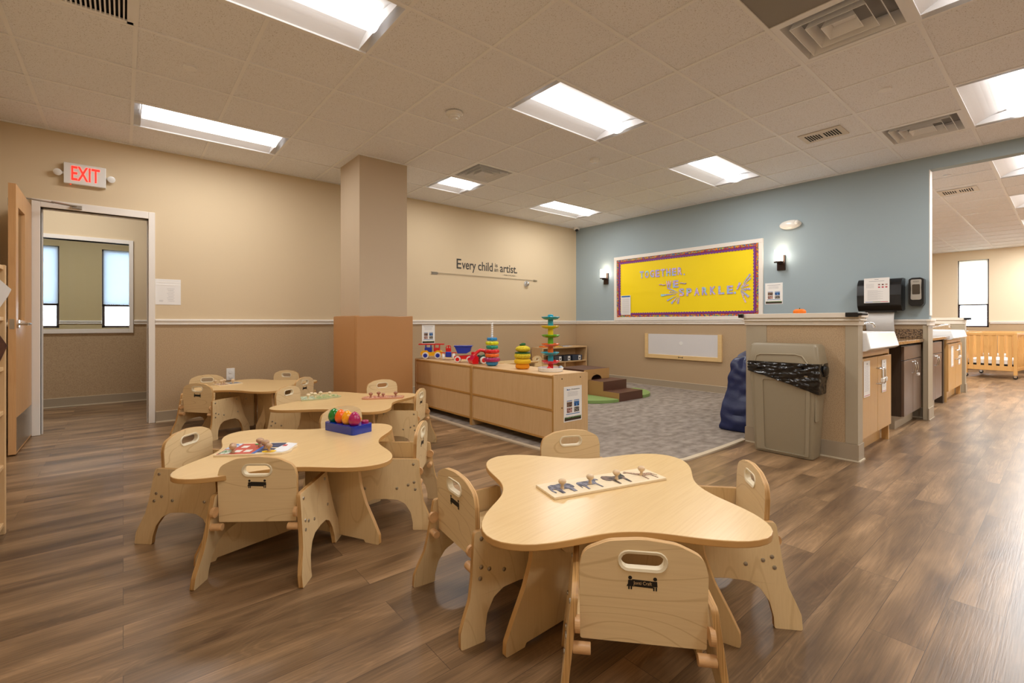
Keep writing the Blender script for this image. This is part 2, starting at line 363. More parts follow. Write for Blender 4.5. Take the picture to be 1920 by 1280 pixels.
# ---------------------------------------------------------------- ceiling: tiles, grid, holes for fixtures
holes=set(); inner=set()
def cell(x,y): return (round((x-GX0)/GXS-.5),round((y-GY0)/GYS-.5))
TRO=[]
for x in (.06,4.952): TRO.append((x,2,8)); 
TRO=[(0,8,2,'above the door wall, left of the pillar'),(0,4,2,'at the top edge of the photo, left'),(4,4,2,'in the middle of the ceiling, beside the round smoke detector'),(5,8,1,'short one against the square air vent beyond the pillar'),(8,8,2,'nearest the corner with the little camera'),(8,4,2,'in front of the yellow board wall'),(8,0,2,'at the right edge, before the blue header'),(4,0,2,'in the top right corner beside the large air diffuser')]
TRO+=[(0,0,2,None),(0,-4,2,None),(4,-4,2,None),(8,-4,2,None)]  # the row behind the camera is added for its light, out of view
TRO+=[(12,0,2,'first beyond the blue header'),(16,0,2,'second beyond the blue header'),(20,0,2,'third beyond the blue header')]
TRO+=[(12,-4,2,None),(16,-4,2,None),(20,-4,2,None),(24,0,2,None),(12,5,2,None),(18,5,2,None)]  # out of view; side and rear rows added to brighten the next room
for i,j,L_,_ in TRO:
    for k in range(L_):
        holes.add((i+k,j))
        if k: inner.add((i+k,j))
DIF=[(5,1),(5,7),(9,1)]; RET=(-1,5)
for d in DIF: holes.add(d)
holes.add(RET)
PL=(4,1)
w=MB(); g=MB(); i0=-3; 
def ceil_region(x0,x1,y0,y1):
    i=int(math.floor((x0-GX0)/GXS)); 
    while gx(i)<x1:
        j=int(math.floor((y0-GY0)/GYS))
        while gy(j)<y1:
            a,b=max(gx(i),x0),min(gx(i+1),x1); c,d=max(gy(j),y0),min(gy(j+1),y1)
            if (i,j) not in holes and b-a>.01 and d-c>.01: w.box(a,b,c,d,CZ+.006,CZ+.03,1 if (i,j)==PL else 0)
            j+=1
        i+=1
    i=int(math.floor((x0-GX0)/GXS))
    while gx(i)<x1:
        if gx(i)>x0:
            j=int(math.floor((y0-GY0)/GYS))
            while gy(j)<y1:
                c_,d_=max(gy(j),y0),min(gy(j+1),y1)
                if (i,j) not in inner and d_>c_: g.box(gx(i)-.012,gx(i)+.012,c_,d_,CZ,CZ+.006)
                j+=1
        i+=1
    j=int(math.floor((y0-GY0)/GYS))
    while gy(j)<y1:
        if gy(j)>y0: g.box(x0,x1,gy(j)-.012,gy(j)+.012,CZ-.0015,CZ+.006)
        j+=1
    g.box(x0,x1,y1-.02,y1,CZ-.001,CZ+.006).box(x0,x1,y0,y0+.02,CZ-.001,CZ+.006).box(x0,x0+.02,y0,y1,CZ-.001,CZ+.006).box(x1-.02,x1,y0,y1,CZ-.001,CZ+.006)
ceil_region(XL,XB,YN,YB); ceil_region(XB+.12,XF,YN,5.0)
for q in ((-2,11),(-1,11),(-2,15),(-1,15)): holes.add(q)
inner.add((-1,11)); inner.add((-1,15)); ceil_region(-3.2,2.6,YB+.12,11.42)
ce=struct(w.build('ceiling',[M_tile,M_greytile])); g.build('ceiling_grid',M_tbar,ce)
struct(MB().box(XL-.1,XF+.1,YN-.1,YB+.1,CZ+.2,CZ+.26).box(-3.2,2.6,YB+.1,11.42,CZ+.2,CZ+.26).build('ceiling',M_dark))
# troffers
def troffer(i,j,L_,lab,pw=15):
    if 11<i<30 and j<11: pw=42
    x0,x1=gx(i)+.012,gx(i+L_)-.012; y0,y1=gy(j)+.012,gy(j+1)-.012; l=x1-x0; wd=y1-y0
    t=thing('ceiling_light',((x0+x1)/2,(y0+y1)/2,CZ),('recessed fluorescent ceiling light '+(lab or 'unseen outside the picture')),'ceiling light',0,'recessed fluorescent troffers')
    m=MB(); hx,hy=l/2,wd/2; D=.085
    # sloping reflectors either side of the lens, end plates
    for s in (-1,1):
        P=[]
        K=6
        for k in range(K+1):
            q=k/K; yy=hy-(hy-.07)*q; zz=D*math.sin(q*PI/2)*1.0
            P.append((s*yy,zz))
        for (a,za),(b,zb) in zip(P,P[1:]):
            m.quad([(-hx,a,za+.004),(hx,a,za+.004),(hx-.0,b,zb+.004),(-hx,b,zb+.004)])
        m.quad([(s*hx,-hy,.004),(s*hx,hy,.004),(s*(hx-.0),hy,D+.03),(s*hx,-hy,D+.03)])
        m.prism([(-hy,.004)]+[(hy*math.cos(PI-PI*k/10)*.98,.004+(D-.01)*math.sin(PI*k/10)) for k in range(11)]+[(hy,.004)],s*(hx-.05),s*(hx-.052),SD)
    m.quad([(-hx,-.08,D+.003),(hx,-.08,D+.003),(hx,.08,D+.003),(-hx,.08,D+.003)])
    m.box(-hx,hx,-hy-.001,-hy+.008,-.003,.012).box(-hx,hx,hy-.008,hy+.001,-.003,.012)
    m.build('reflector',M_pan,t,norm=False)
    n_=MB(); LL=hx-.055
    prof=[(.082*math.cos(PI+PI*k/12),.045+.058*math.sin(PI+PI*k/12)) for k in range(13)]
    n_.prism(prof,-LL,LL,SD).build('lens',M_lens,t,smooth=40)
    la=bpy.data.lights.new('fluorescent_tubes','AREA'); la.shape='RECTANGLE'; la.size=2*LL-.02; la.size_y=.12; la.energy=pw*(L_/2); la.color=(1,.982,.962)
    lo=bpy.data.objects.new('fluorescent_tubes',la); COL.objects.link(lo); lo.parent=t; lo.location=(0,0,-.016)
    return t
for a in TRO: troffer(*a)
# air diffusers: nested square louvres
def diffuser(i,j,lab):
    x0,y0=gx(i)+.012,gy(j)+.012; hx,hy=(GXS-.024)/2,(GYS-.024)/2
    t=thing('air_diffuser',(x0+hx,y0+hy,CZ),lab,'air vent',0,'square louvred air diffusers')
    def ringm(a,b,za,zb,m):
        A=[(-a*hx,-a*hy,za),(a*hx,-a*hy,za),(a*hx,a*hy,za),(-a*hx,a*hy,za)]; B=[(-b*hx,-b*hy,zb),(b*hx,-b*hy,zb),(b*hx,b*hy,zb),(-b*hx,b*hy,zb)]
        for k in range(4): m.quad([A[k],A[(k+1)%4],B[(k+1)%4],B[k]])
    m=MB(); ringm(1,.88,.002,.004,m); ringm(.88,.80,.004,.09,m)
    o=m.build('outer_frame',M_pan,t,norm=False); 
    for s_ in (.74,.52,.30):
        m=MB(); ringm(s_,s_-.09,-.006,.055,m); ringm(s_,s_-.012,-.006,-.006,m); ringm(s_-.012,s_-.10,-.006,.055,m)
        if s_==.30: m.quad([(-.2*hx,-.2*hy,.05),(.2*hx,-.2*hy,.05),(.2*hx,.2*hy,.05),(-.2*hx,.2*hy,.05)])
        m.build('louvre_cone',M_pan,t,norm=False)
    MB().cyl((0,0,.095),(0,0,.17),.16,n=24).build('duct_collar',M_dark,t)
    MB().box(-hx,hx,-hy,hy,.092,.10).build('plenum_plate',mat('grey_duct_metal','a09e9c',.5),t)
diffuser(5,1,'large square louvred air diffuser in the upper right ceiling beside the grey panel')
diffuser(5,7,'square louvred air diffuser touching the short light beyond the pillar')
diffuser(9,1,'square louvred air diffuser close to the blue header')
# return grille top left
x0,y0=gx(-1)+.012,gy(5)+.012
t=thing('return_grille',(x0,y0,CZ),'dark slotted return air grille at the top left of the ceiling','air vent')
m=MB(); W_=GXS-.024; H_=GYS-.024
m.box(0,W_,0,.03,0,.01).box(0,W_,H_-.03,H_,0,.01).box(0,.03,0,H_,0,.01).box(W_-.03,W_,0,H_,0,.01).build('frame',M_tbar,t)
m=MB()
for k in range(26): m.box(.03+k*.0212,.038+k*.0212,.03,H_-.03,-.001,.02)
m.build('slat',M_tbar,t); MB().box(0,W_,0,H_,.025,.03).build('backing',M_dark,t)
# small registers
def register(cx,cy,w_,h_,lab):
    t=thing('ceiling_register',(cx,cy,CZ),lab,'air vent',0,'small rectangular ceiling registers')
    o=MB(); o.box(-w_/2,w_/2,-h_/2,h_/2,-.004,.004).build('plate',mat('cream_register','ddd3c4',.5),t,bevel=.002)
    o=MB()
    nsl=13; 
    for k in range(nsl):
        if k==6: continue
        y=-h_*.36+h_*.72*k/(nsl-1); wl=w_*.2+abs(k-6)/6*w_*.12
        o.box(-wl,wl,y-.006,y+.006,-.0055,-.004)
    o.build('slot',M_dark,t)
register(5.26,1.56,.28,.36,'cream slotted register in the ceiling, nearer of the two small ones')
register(8.95,1.02,.34,.40,'cream slotted register in the ceiling of the room past the blue header')
# round ceiling bits
def disc(name,x,y,prof,m,lab,cat,grp=None,z=CZ):
    o=MB().lathe([(r,-h) for r,h in prof],n=24).build(name,m,smooth=40,loc=(x,y,z)); return tag(o,lab,cat,grp)
sd=thing('smoke_detector',(2.229,3.464,CZ),'round white smoke detector hanging in the middle of the ceiling','smoke detector')
MB().lathe([(.075,0),(.075,-.012),(.06,-.022),(.058,-.03)],n=28).build('base',P_wht,sd,smooth=40)
MB().lathe([(.05,-.03),(.048,-.045),(.03,-.05),(.028,-.058)],n=28).build('sensor_head',P_wht,sd,smooth=40)
disc('smoke_detector',4.075,3.438,[(.055,-.0065),(.055,0),(.052,.02),(.035,.032),(.02,.045)],P_wht,'smaller round white detector in the ceiling toward the blue wall','smoke detector')
for x,y,l in ((.369,4.067,'left of the long light over the door wall'),(4.613,.942,'beside the large air diffuser'),(4.643,4.052,'near the centre of the ceiling toward the yellow board'),(7.9,1.0,'in the next room beside the register'),(11.0,1.05,'farther into the next room')):
    disc('sprinkler_cover',x,y,[(.042,-.0065),(.042,.006)],M_tbar,'flat sprinkler cover in the ceiling '+l,'sprinkler cover','flat round sprinkler covers')
t=thing('security_camera',(6.72,6.12,CZ),'small white dome security camera in the ceiling corner','camera')
MB().lathe([(.06,.0065),(.06,0),(.058,-.03),(.05,-.05)],n=20).build('housing',P_wht,t,smooth=40); MB().ell((-.015,-.02,-.052),(.034,.034,.03)).build('dome_lens',M_black,t,smooth=60)
# ---------------------------------------------------------------- door 1
d=struct(MB().box(DX0-.06,DX0,YB-.018,YB+.138,0,2.227).box(DX1,DX1+.055,YB-.018,YB+.138,0,2.227).box(DX0,DX1,YB-.018,YB+.138,DZ,2.227).build('door_1',M_white,bevel=.004))
troffer(-2,11,2,'added unseen in the corridor behind the doorway',15); troffer(-2,15,2,'added unseen in the room behind the corridor window',22)  # neither fixture is seen; both added to light the corridor and back room
MB().box(DX0,DX0+.012,YB+.05,YB+.07,0,DZ).box(DX1-.012,DX1,YB+.05,YB+.07,0,DZ).box(DX0,DX1,YB+.05,YB+.07,DZ-.012,DZ).build('door_stop',M_white,d)
M_door=grain('maple_door_veneer','d9ab78','c4915c',.4,axis=2,rings=4,amount=.15,fine=.4)
lf=MB(); lx0,lx1=-.70,-.657
gl=(5.50,5.83,1.08,2.0)
lf.prism([(5.39,.012),(6.215,.012),(6.215,2.15),(5.39,2.17)],lx0,lx1,SD,holes=[[(gl[0],gl[2]),(gl[1],gl[2]),(gl[1],gl[3]),(gl[0],gl[3])]])
leaf=lf.build('door_leaf',M_door,d)
g_=MB(); xg=(lx0+lx1)/2; g_.quad([(xg,gl[0],gl[2]),(xg,gl[1],gl[2]),(xg,gl[1],gl[3]),(xg,gl[0],gl[3])]); g_.build('glass_pane',M_glass,leaf)
MB().box(lx1,lx1+.002,5.41,6.2,.03,.30).build('kick_plate',M_steel,leaf)
h=MB().cyl((lx1,5.455,1.05),(lx1+.012,5.455,1.05),.033,n=24).cyl((lx1+.01,5.455,1.05),(lx1+.06,5.455,1.05),.011).tube([(lx1+.055,5.45,1.05),(lx1+.06,5.50,1.05),(lx1+.058,5.58,1.05)],.011)
h.build('lever_handle',M_chrome,leaf,smooth=40)
MB().cyl((lx0,5.455,1.05),(lx0-.012,5.455,1.05),.033,n=24).tube([(lx0,5.455,1.05),(lx0-.05,5.455,1.05),(lx0-.055,5.58,1.05)],.011).build('lever_handle',M_chrome,leaf,smooth=40)
MB().box(lx0+.008,lx1-.008,5.388,5.391,1.01,1.09).box(lx0+.014,lx1-.014,5.384,5.391,1.035,1.065).build('latch_plate',M_steel,leaf)
MB().box(lx0-.05,lx0,5.75,6.02,2.05,2.12).build('closer_body',M_steel,leaf,bevel=.004)
MB().tube([(lx0-.02,5.88,2.16),(-.52,6.08,2.18),(-.50,6.09,2.18)],.007).tube([(-.51,6.08,2.185),(-.345,6.20,2.19)],.009).box(-.38,-.31,YB-.05,YB-.018,2.17,2.20).build('closer_arm',M_steel,d,smooth=40)
MB().box(DX1-.003,DX1,YB+.004,YB+.03,.18,.3).box(DX1-.003,DX1,YB+.004,YB+.03,1.0,1.12).box(DX1-.003,DX1,YB+.004,YB+.03,1.83,1.95).build('strike_plate',M_steel,d)
# exit sign
t=thing('exit_sign',(-.286,YB,2.405),'white EXIT sign with glowing red letters above the doorway','exit sign')
MB().box(-.154,.154,-.055,0,0,.2).build('housing',P_wht,t,bevel=.006)
M_exit=mat('glowing_red_letters','ff2418',.5,emit='ff2018',estr=2.2)
MB().text('EXIT',-.098,.108,.035,.172,y=-.056,bold=.012).build('lettering',M_exit,t)
for s in (-1,1):
    MB().cyl((s*.154,-.03,.1),(s*.175,-.03,.1),.012).lathe([(.012,0),(.03,.012),(.032,.03),(.024,.034)],(s*.19,-.03,.1),ax=(s*.15,-1,-.25),n=20).build('emergency_lamp_head',P_wht,t,smooth=40)
MB().cyl((-.105,-.03,-.004),(-.105,-.03,.002),.004).build('indicator_light',M_exit,t)
# ---------------------------------------------------------------- pillar and its padded wrap
o=MB().box(1.984,2.553,4.985,5.56,0,CZ+.006).build('wall_pillar',M_pillar); struct(o)
M_pad=mat('tan_vinyl_padding','bd8a57',.42,bump=.3,bscale=7)
t=thing('padded_column_wrap',(1.93,4.93,0),'tan vinyl padding wrapped around the foot of the pillar','padding')
def pad(x0,x1,y0,y1,seed):
    m=MB(); nx=8; nz=14; H=1.135
    m.box(x0,x1,y0,y1,.004,H); bmesh.ops.subdivide_edges(m.bm,edges=m.bm.edges[:],cuts=7,use_grid_fill=True)
    for v in m.bm.verts:
        q=noise.noise(v.co*5+Vector((seed,0,0)))
        if v.co.z>H-.01: v.co.z+=.008*q
        if v.co.z>H-.001 or True:
            c=Vector(((x0+x1)/2,(y0+y1)/2,v.co.z)); dd=(v.co-c); dd.z=0
            v.co+=dd.normalized()*.0015*q if dd.length>0 else Vector()
    m.build('padded_panel',M_pad,t,bevel=.012,seg=3)
pad(0,.67,0,.052,1); pad(0,.052,.054,.72,2); pad(.624,.676,.054,.72,3); pad(.054,.622,.634,.69,4)
# ---------------------------------------------------------------- partitions
def partition(name,x0,far=False):
    """half wall: return facing the camera at x0 plus the run along y=1.87 back to the wall"""
    x1=XB if not far else x0+.12
    xs=(x0,XB) if not far else (XB+.12,x0+.12)
    m=MB(); m.box(x0,x0+.12,1.05,1.87,0,1.04,0); m.box(min(xs[0],x0),xs[1],1.75,1.87,0,1.04,0)
    o=struct(m.build(name,M_wains))
    c=MB()
    c.prism([(x0-.004,1.043),(x0+.124,1.043),(x0+.124,1.0495),(x0-.0005,1.0495),(x0-.0005,1.125),(x0-.004,1.125)],.131,1.04,XYZ)
    c.box(x0-.004,x0-.0005,1.70,1.874,.131,1.04)
    c.build('corner_guard',M_vinyl,o,bevel=.002)
    b=MB(); b.box(x0-.012,x0+.132,1.036,1.88,0,.13).box(x0-.02,x0+.132,1.028,1.0355,0,.01,1).box(x0-.02,x0-.0125,1.036,1.88,0,.01,1)
    b.build('base_wrap',[M_base,M_shoe],o)
    k=MB()
    def Lp(e,z0,z1):
        k.prism([(x0-e,1.05-e),(x0+.12+e,1.05-e),(x0+.12+e,1.75-e),(XB-.001,1.75-e),(XB-.001,1.87+e),(x0-e,1.87+e)],z0,z1,XYZ)
    Lp(.014,1.0405,1.0745); Lp(.030,1.075,1.088); Lp(.02,1.0885,1.0995); Lp(.035,1.10,1.138)
    k.build('cap',M_rail,o,bevel=.004)
    return o
partition('wall_partition',4.30)
# far partition
x0=9.85
m=MB().box(x0,x0+.12,1.05,1.87,0,1.04).box(XB+.12,x0,1.75,1.87,0,1.04); o=struct(m.build('wall_partition_far',M_wains))
MB().box(x0-.004,x0+.124,1.043,1.05,0,1.04).box(x0-.004,x0,1.05,1.2,0,1.04).build('corner_guard',M_vinyl,o)
MB().box(x0-.014,x0+.134,1.036,1.884,1.04,1.10).box(x0-.03,x0+.15,1.02,1.9,1.10,1.138).box(XB+.12,x0,1.736,1.884,1.04,1.10).box(XB+.12,x0,1.72,1.9,1.10,1.138).build('cap',M_rail,o,bevel=.004)
MB().box(x0-.012,x0+.132,1.034,1.042,0,.13).build('base_wrap',M_base,o)
# vinyl post at the end of the blue wall
o=MB().box(6.72,6.975,1.0,1.01,0,1.03).box(6.72,6.84,1.01,1.045,0,1.03).build('trim_20',M_vinyl,bevel=.002); struct(o)
MB().box(6.71,6.985,.992,1.0,0,.13).box(6.71,6.99,.985,.993,0,.01).build('base_wrap',M_base,o)
o=MB().box(6.70,6.99,.985,1.01,1.03,1.10).box(6.69,7.0,.975,1.01,1.075,1.10).build('trim_21',M_rail,bevel=.003); struct(o)
# edge strip of the carpet
pts=[(2.62,6.2),(2.645,5.3),(2.66,4.69),(2.65,3.68),(2.66,3.1),(2.67,2.83),(2.70,2.5),(2.80,2.25),(2.97,2.06),(3.15,1.95),(3.33,1.905),(3.6,1.895),(3.95,1.893),(4.32,1.90)]
def offs(pts,d):
    out=[]
    for i,p in enumerate(pts):
        a=Vector(pts[max(i-1,0)]); b=Vector(pts[min(i+1,len(pts)-1)]); t_=(b-a).normalized(); out.append((p[0]-t_.y*d,p[1]+t_.x*d))
    return out
A=offs(pts,-.022); B=offs(pts,.022); m=MB()
for i in range(len(pts)-1): m.prism([A[i],A[i+1],B[i+1],B[i]],0.0005,.014,XYZ)
struct(m.build('trim_22',mat('cream_rubber_strip','cbbba2',.5)))
cp=offs(pts,.015); poly=[p for p in cp]+[(XB-.02,1.90),(XB-.02,YB-.02),(2.64,YB-.02)]
o=MB().prism(poly,.0008,.011,XYZ).build('carpet',M_carpet); tag(o,'mottled grey carpet covering the corner play area','carpet')
# ---------------------------------------------------------------- toddler chair
def fillet(pts,rads,n=5):
    out=[]; N=len(pts)
    for i,p in enumerate(pts):
        r=rads[i]
        if not r: out.append(p); continue
        P=Vector(p); a=(Vector(pts[i-1])-P); b=(Vector(pts[(i+1)%N])-P); la,lb=a.length,b.length; a.normalize(); b.normalize()
        ang=a.angle(b); d=min(r/math.tan(ang/2),la*.48,lb*.48); A=P+a*d; B=P+b*d
        for k in range(n+1):
            q=k/n; out.append(tuple((A*(1-q)+P*q)*(1-q)+(P*(1-q)+B*q)*q))
    return out
def slot(cx,cz,hw,hh,n=8):
    o=[]; l=hw-hh
    for k in range(n+1): t=-PI/2+PI*k/n; o.append((cx+l+hh*math.cos(t),cz+hh*math.sin(t)))
    for k in range(n+1): t=PI/2+PI*k/n; o.append((cx-l+hh*math.cos(t),cz+hh*math.sin(t)))
    return o
side_out=[(-.167,.351),(-.185,.20),(-.197,.14),(-.222,.085),(-.236,.05),(-.238,0),(-.146,0),(-.146,.035),(-.134,.085),(-.105,.128),(-.065,.148),(0,.152),(.065,.148),(.105,.128),(.134,.085),(.146,.035),(.146,0),(.234,0),(.232,.05),(.218,.085),(.190,.14),(.172,.20),(.143,.351)]
side_r=[.016,.08,.06,.04,.03,.008,.008]+[.03]*8+[.03,.008,.008,.03,.04,.06,.08,.016]
side_pts=fillet(side_out,side_r,3)
def splay(s): return lambda u,v,w:(s*(.2035-.041*v/.351+w),u,v)
def backf(u,v,w): return (u,-.1385-.0105*(v/.272)+w,.234+v)
back_out=fillet([(-.158,0),(.158,0),(.161,.19),(.150,.235),(.085,.264),(0,.273),(-.085,.264),(-.150,.235),(-.161,.19)],[.006,.006,.03,.05,.1,.2,.1,.05,.03],4)
LOGO=mat('black_badge_print','17130f',.5); LOGOW=mat('badge_lettering','d9b988',.5)
def badge(f,par):
    m=MB(); e=.0006
    m.prism([(-.026,-.008),(.026,-.010),(.026,.008),(-.026,.010)],0,-e,f)
    for s in (-1,1):   # two little figures holding the board
        cx=s*.031
        m.prism([(cx+.005*math.cos(k*PI/4),.014+.005*math.sin(k*PI/4)) for k in range(8)],0,-e,f)
        m.prism([(cx-.005,.008),(cx+.005,.008),(cx+.006,-.006),(cx-.006,-.006)],0,-e,f)
        for q in (-.003,.003): m.prism([(cx+q-.0018,-.007),(cx+q+.0018,-.007),(cx+q+.0018,-.0165),(cx+q-.0018,-.0165)],0,-e,f)
        if s<0: m.prism([(cx-.005,-.001),(cx+.005,-.001),(cx+.009,-.0085),(cx-.009,-.0085)],0,-e*1.1,f)
    o=m.build('badge',LOGO,par)
    MB().text('Jonti-Craft'.replace('-',' '),-.023,.023,-.0055,.006,f=lambda x,y,z:f(x,z,y),depth=.0009).build('badge_lettering',LOGOW,o)
    return o
def make_chair(label,grp):
    t=thing('toddler_chair',(0,0,0),label,'chair',0,grp)
    for s in (-1,1):
        MB().prism(side_pts,0,.018,splay(s),mi=0,ms=1).build('side_panel',[M_plys,M_plye],t,bevel=.0035)
    m=MB().prism(back_out,-.009,.009,backf,holes=[slot(0,.216,.058,.0235)],mi=0,ms=1); b=m.build('backrest',[M_ply,M_plyeb],t,bevel=.004)
    # cream insert ring
    m=MB(); A=slot(0,.216,.063,.0275); Bn=slot(0,.216,.054,.019)
    def rg(P,w,k=None): return [m.bm.verts.new(backf(p[0],p[1],w)) for p in P]
    L_=[rg(A,-.0095),rg(slot(0,.216,.061,.026),-.0125),rg(Bn,-.0105),rg(Bn,.0105),rg(slot(0,.216,.061,.026),.0125),rg(A,.0095)]
    for p,q in zip(L_,L_[1:]+L_[:1]):
        n=len(p)
        for i in range(n): m.face([p[i],p[(i+1)%n],q[(i+1)%n],q[i]])
    m.build('handle_ring',M_ring,b,smooth=60)
    badge(lambda u,v,w:backf(u,.158+v,-.0092+w),b)
    MB().box(-.168,.168,-.122,.135,.242,.256).build('seat',M_plys,t,bevel=.003)
    for s in (-1,1):
        xi=s*(.2035-.041*.225/.351)
        MB().cyl((xi,-.1675,.222),(xi-s*.046,-.1675,.222),.0145,n=20).build('dowel_peg',M_dowel,t,bevel=.002)
        xj=s*(.2035-.041*.275/.351)
        MB().cyl((xj,-.168,.283),(xj-s*.013,-.168,.283),.021,n=24).build('wooden_stop',M_dowel,t)
    f=None
    for s in (-1,1):
        for (y,z) in ((-.142,.325),(-.148,.235),(-.118,.222),(-.06,.205),(.105,.205),(-.155,.20),(.105,.325)):
            p=Vector((s*(.2035-.041*z/.351+.018),y,z))
            if f is None:
                f=MB().lathe([(.0072,0),(.0068,.0026),(.004,.004)],n=10,ax=(1,0,0)).build('bolt',M_steel,t,smooth=40,loc=p)
            else:
                g=f.copy(); COL.objects.link(g); g.parent=t; g.location=p
                g.rotation_euler=(0,0,PI if s<0 else 0)
    for o in t.children:
        if o.name.startswith('bolt') and o.location.x<0: o.rotation_euler=(0,0,PI)
    return t
CH={'T1F':(1.137,.806,41.5,'birch toddler chair nearest the camera, badge on its back, pushed under the front table'),
'T1L':(1.101,1.452,352.8,'birch toddler chair at the left side of the front table with the animal puzzle'),
'T1R':(1.808,.917,131.0,'birch toddler chair at the right side of the front table with the animal puzzle'),
'T1B':(1.718,1.535,244.1,'birch toddler chair behind the front table, before the end of the toy divider'),
'T2F':(.520,2.285,52.6,'birch toddler chair with its badged back to us at the table with the egg toy'),
'T2L':(.365,2.867,314.5,'birch toddler chair at the left of the table with the egg toy'),
'T2R':(1.167,2.424,140.3,'birch toddler chair seen edge-on at the right of the table with the egg toy'),
'T2B':(1.159,2.973,287.5,'birch toddler chair whose backrest rises right behind the egg toy'),
'T3L':(1.203,4.292,309.1,'pale birch toddler chair at the left of the table nearest the padded pillar'),
'T3B':(1.954,4.181,272.7,'birch toddler chair directly before the padded pillar wrap'),
'T3R':(1.820,3.622,136.6,'birch toddler chair seen edge-on at the right of the table nearest the padded pillar'),
'T4FL':(.645,5.24,37.9,'birch toddler chair with its badged back to us at the table by the outlet'),
'T4BL':(.653,5.785,255.0,'birch toddler chair against the wall left of the outlet'),
'T4BR':(1.365,5.79,222.8,'birch toddler chair against the wall right of the outlet'),
'T4R':(1.326,5.144,132.0,'birch toddler chair with badged back at the right of the table by the wall outlet')}
G='birch toddler chairs at the clover tables'; ch0=None
for k,(x,y,a,lab) in CH.items():
    if ch0 is None: ch0=make_chair(lab,G); ch0.location=(x,y,0); ch0.rotation_euler=(0,0,math.radians(a-90))
    else: dup(ch0,(x,y,0),math.radians(a-90),lab)
dup(ch0,(3.45,5.35,.011),math.radians(-60),'birch toddler chair half hidden behind the far end of the toy divider')
# ---------------------------------------------------------------- clover tables
def rtab(t): return .471+.103*math.cos(4*t)+.013*math.cos(8*t)
tab_out=[(rtab(2*PI*k/120)*math.cos(2*PI*k/120),rtab(2*PI*k/120)*math.sin(2*PI*k/120)) for k in range(120)]
leg_out=fillet([(.03,.018),(.395,.012),(.402,0),(.482,0),(.480,.045),(.452,.10),(.402,.19),(.372,.27),(.362,.33),(.36,.408),(.03,.408)],[0,.004,.003,.008,.02,.06,.15,.1,.05,0,0],3)
def make_table(label,grp):
    t=thing('clover_table',(0,0,0),label,'table',0,grp)
    m=MB().prism(tab_out,.408,.43,XYZ,mi=0,ms=1); m.build('tabletop',[M_maple,M_edge],t,bevel=.004)
    for k,off in enumerate((-7,10,-7,10)):
        a=math.radians(90*k+off); ca,sa=math.cos(a),math.sin(a)
        f=lambda u,v,w:(u*ca-w*sa,u*sa+w*ca,v)
        l=MB().prism(leg_out,-.009,.009,f,mi=0,ms=1).build('leg_panel',[M_plys,M_edge],t,bevel=.003)
        br=fillet([(.05,.408),(.05,.26),(.22,.255),(.30,.33),(.315,.408)],[0,.02,.04,.03,0],4)
        b=MB().prism(br,.0095,.0245,f,mi=0,ms=1).build('leg_bracket',[M_plys,M_edge],t,bevel=.003)
        for q in ((.10,.37),(.10,.30),(.24,.37)):
            MB().cyl(f(q[0],q[1],.0245),f(q[0],q[1],.027),.006,n=10).build('bolt',M_steel,b)
    return t
TB=[(1.411,1.154,.122,'clover-shaped maple table nearest the camera, carrying the animal puzzle'),(.707,2.540,.343,'clover-shaped maple table carrying the egg toy'),(1.410,3.757,-.02,'clover-shaped maple table carrying two puzzles, nearest the padded pillar'),(1.05,5.32,0.0,'clover-shaped maple table by the wall outlet')]
tb0=None
for x,y,a,l in TB:
    if tb0 is None: tb0=make_table(l,'clover-shaped maple tables'); tb0.location=(x,y,0); tb0.rotation_euler=(0,0,a)
    else: dup(tb0,(x,y,0),a,l); 
# bracket bolts are grandchildren: dup copies them too
TZ=.43
# ---------------------------------------------------------------- puzzles
M_pwood=mat('pale_puzzle_wood','f0dcb8',.5,var=.08,scale=(20,60,20)); M_knob=mat('turned_wood_knob','e6c8a0',.35,var=.2,scale=(40,40,90),coat=.3)
knobprof=[(.0075,0),(.007,.004),(.0052,.010),(.0058,.014),(.011,.018),(.0145,.024),(.0135,.030),(.008,.034),(.002,.0352)]
def knob(par,x,y,z,s=1,m=None): return MB().lathe([(r*s,h*s) for r,h in knobprof],(x,y,z),n=16).build('knob',m or M_knob,par,smooth=60)
def flat(par,name,poly,m,z,h=.0012,f=None): return MB().prism(poly,z,z+h,f or XYZ).build(name,m,par)
a0=math.atan2(1.037-1.169,1.642-1.162)
t=thing('animal_puzzle',(1.1766,1.1762,TZ),'long wooden knob puzzle with four animal silhouettes on the front table','puzzle',a0)
MB().box(0,.515,0,.145,0,.010).build('puzzle_board',M_pwood,t,bevel=.002)
M_ani=[mat('slate_animal_print','83828e',.6,scale=(60,60,60),col2='4c4c5a',contrast=(.4,.6)),mat('zebra_print','8f8e9c',.6,scale=(220,20,20),col2='484854',contrast=(.45,.55)),mat('dark_brown_print','80685c',.6,scale=(50,50,50),col2='1e2620',contrast=(.4,.6)),mat('giraffe_print','c09a78',.6,scale=(160,160,10),col2='6a544a',contrast=(.42,.52))]
ele=[(0,.55),(.04,.75),(.16,.88),(.35,.92),(.6,.86),(.75,.9),(.9,.82),(.97,.62),(1.0,.35),(.95,.15),(.9,.18),(.92,.4),(.86,.5),(.78,.42),(.74,.05),(.62,.05),(.6,.38),(.32,.36),(.28,.05),(.14,.05),(.12,.4),(.03,.42)]
zeb=[(0,.5),(.02,.68),(.12,.76),(.5,.74),(.66,.78),(.8,1),(.86,.95),(1,.74),(.98,.66),(.88,.7),(.78,.58),(.74,.42),(.76,.02),(.7,.02),(.66,.36),(.28,.38),(.22,.2),(.2,.02),(.13,.02),(.14,.28),(.06,.42),(.01,.2),(-.01,.22)]
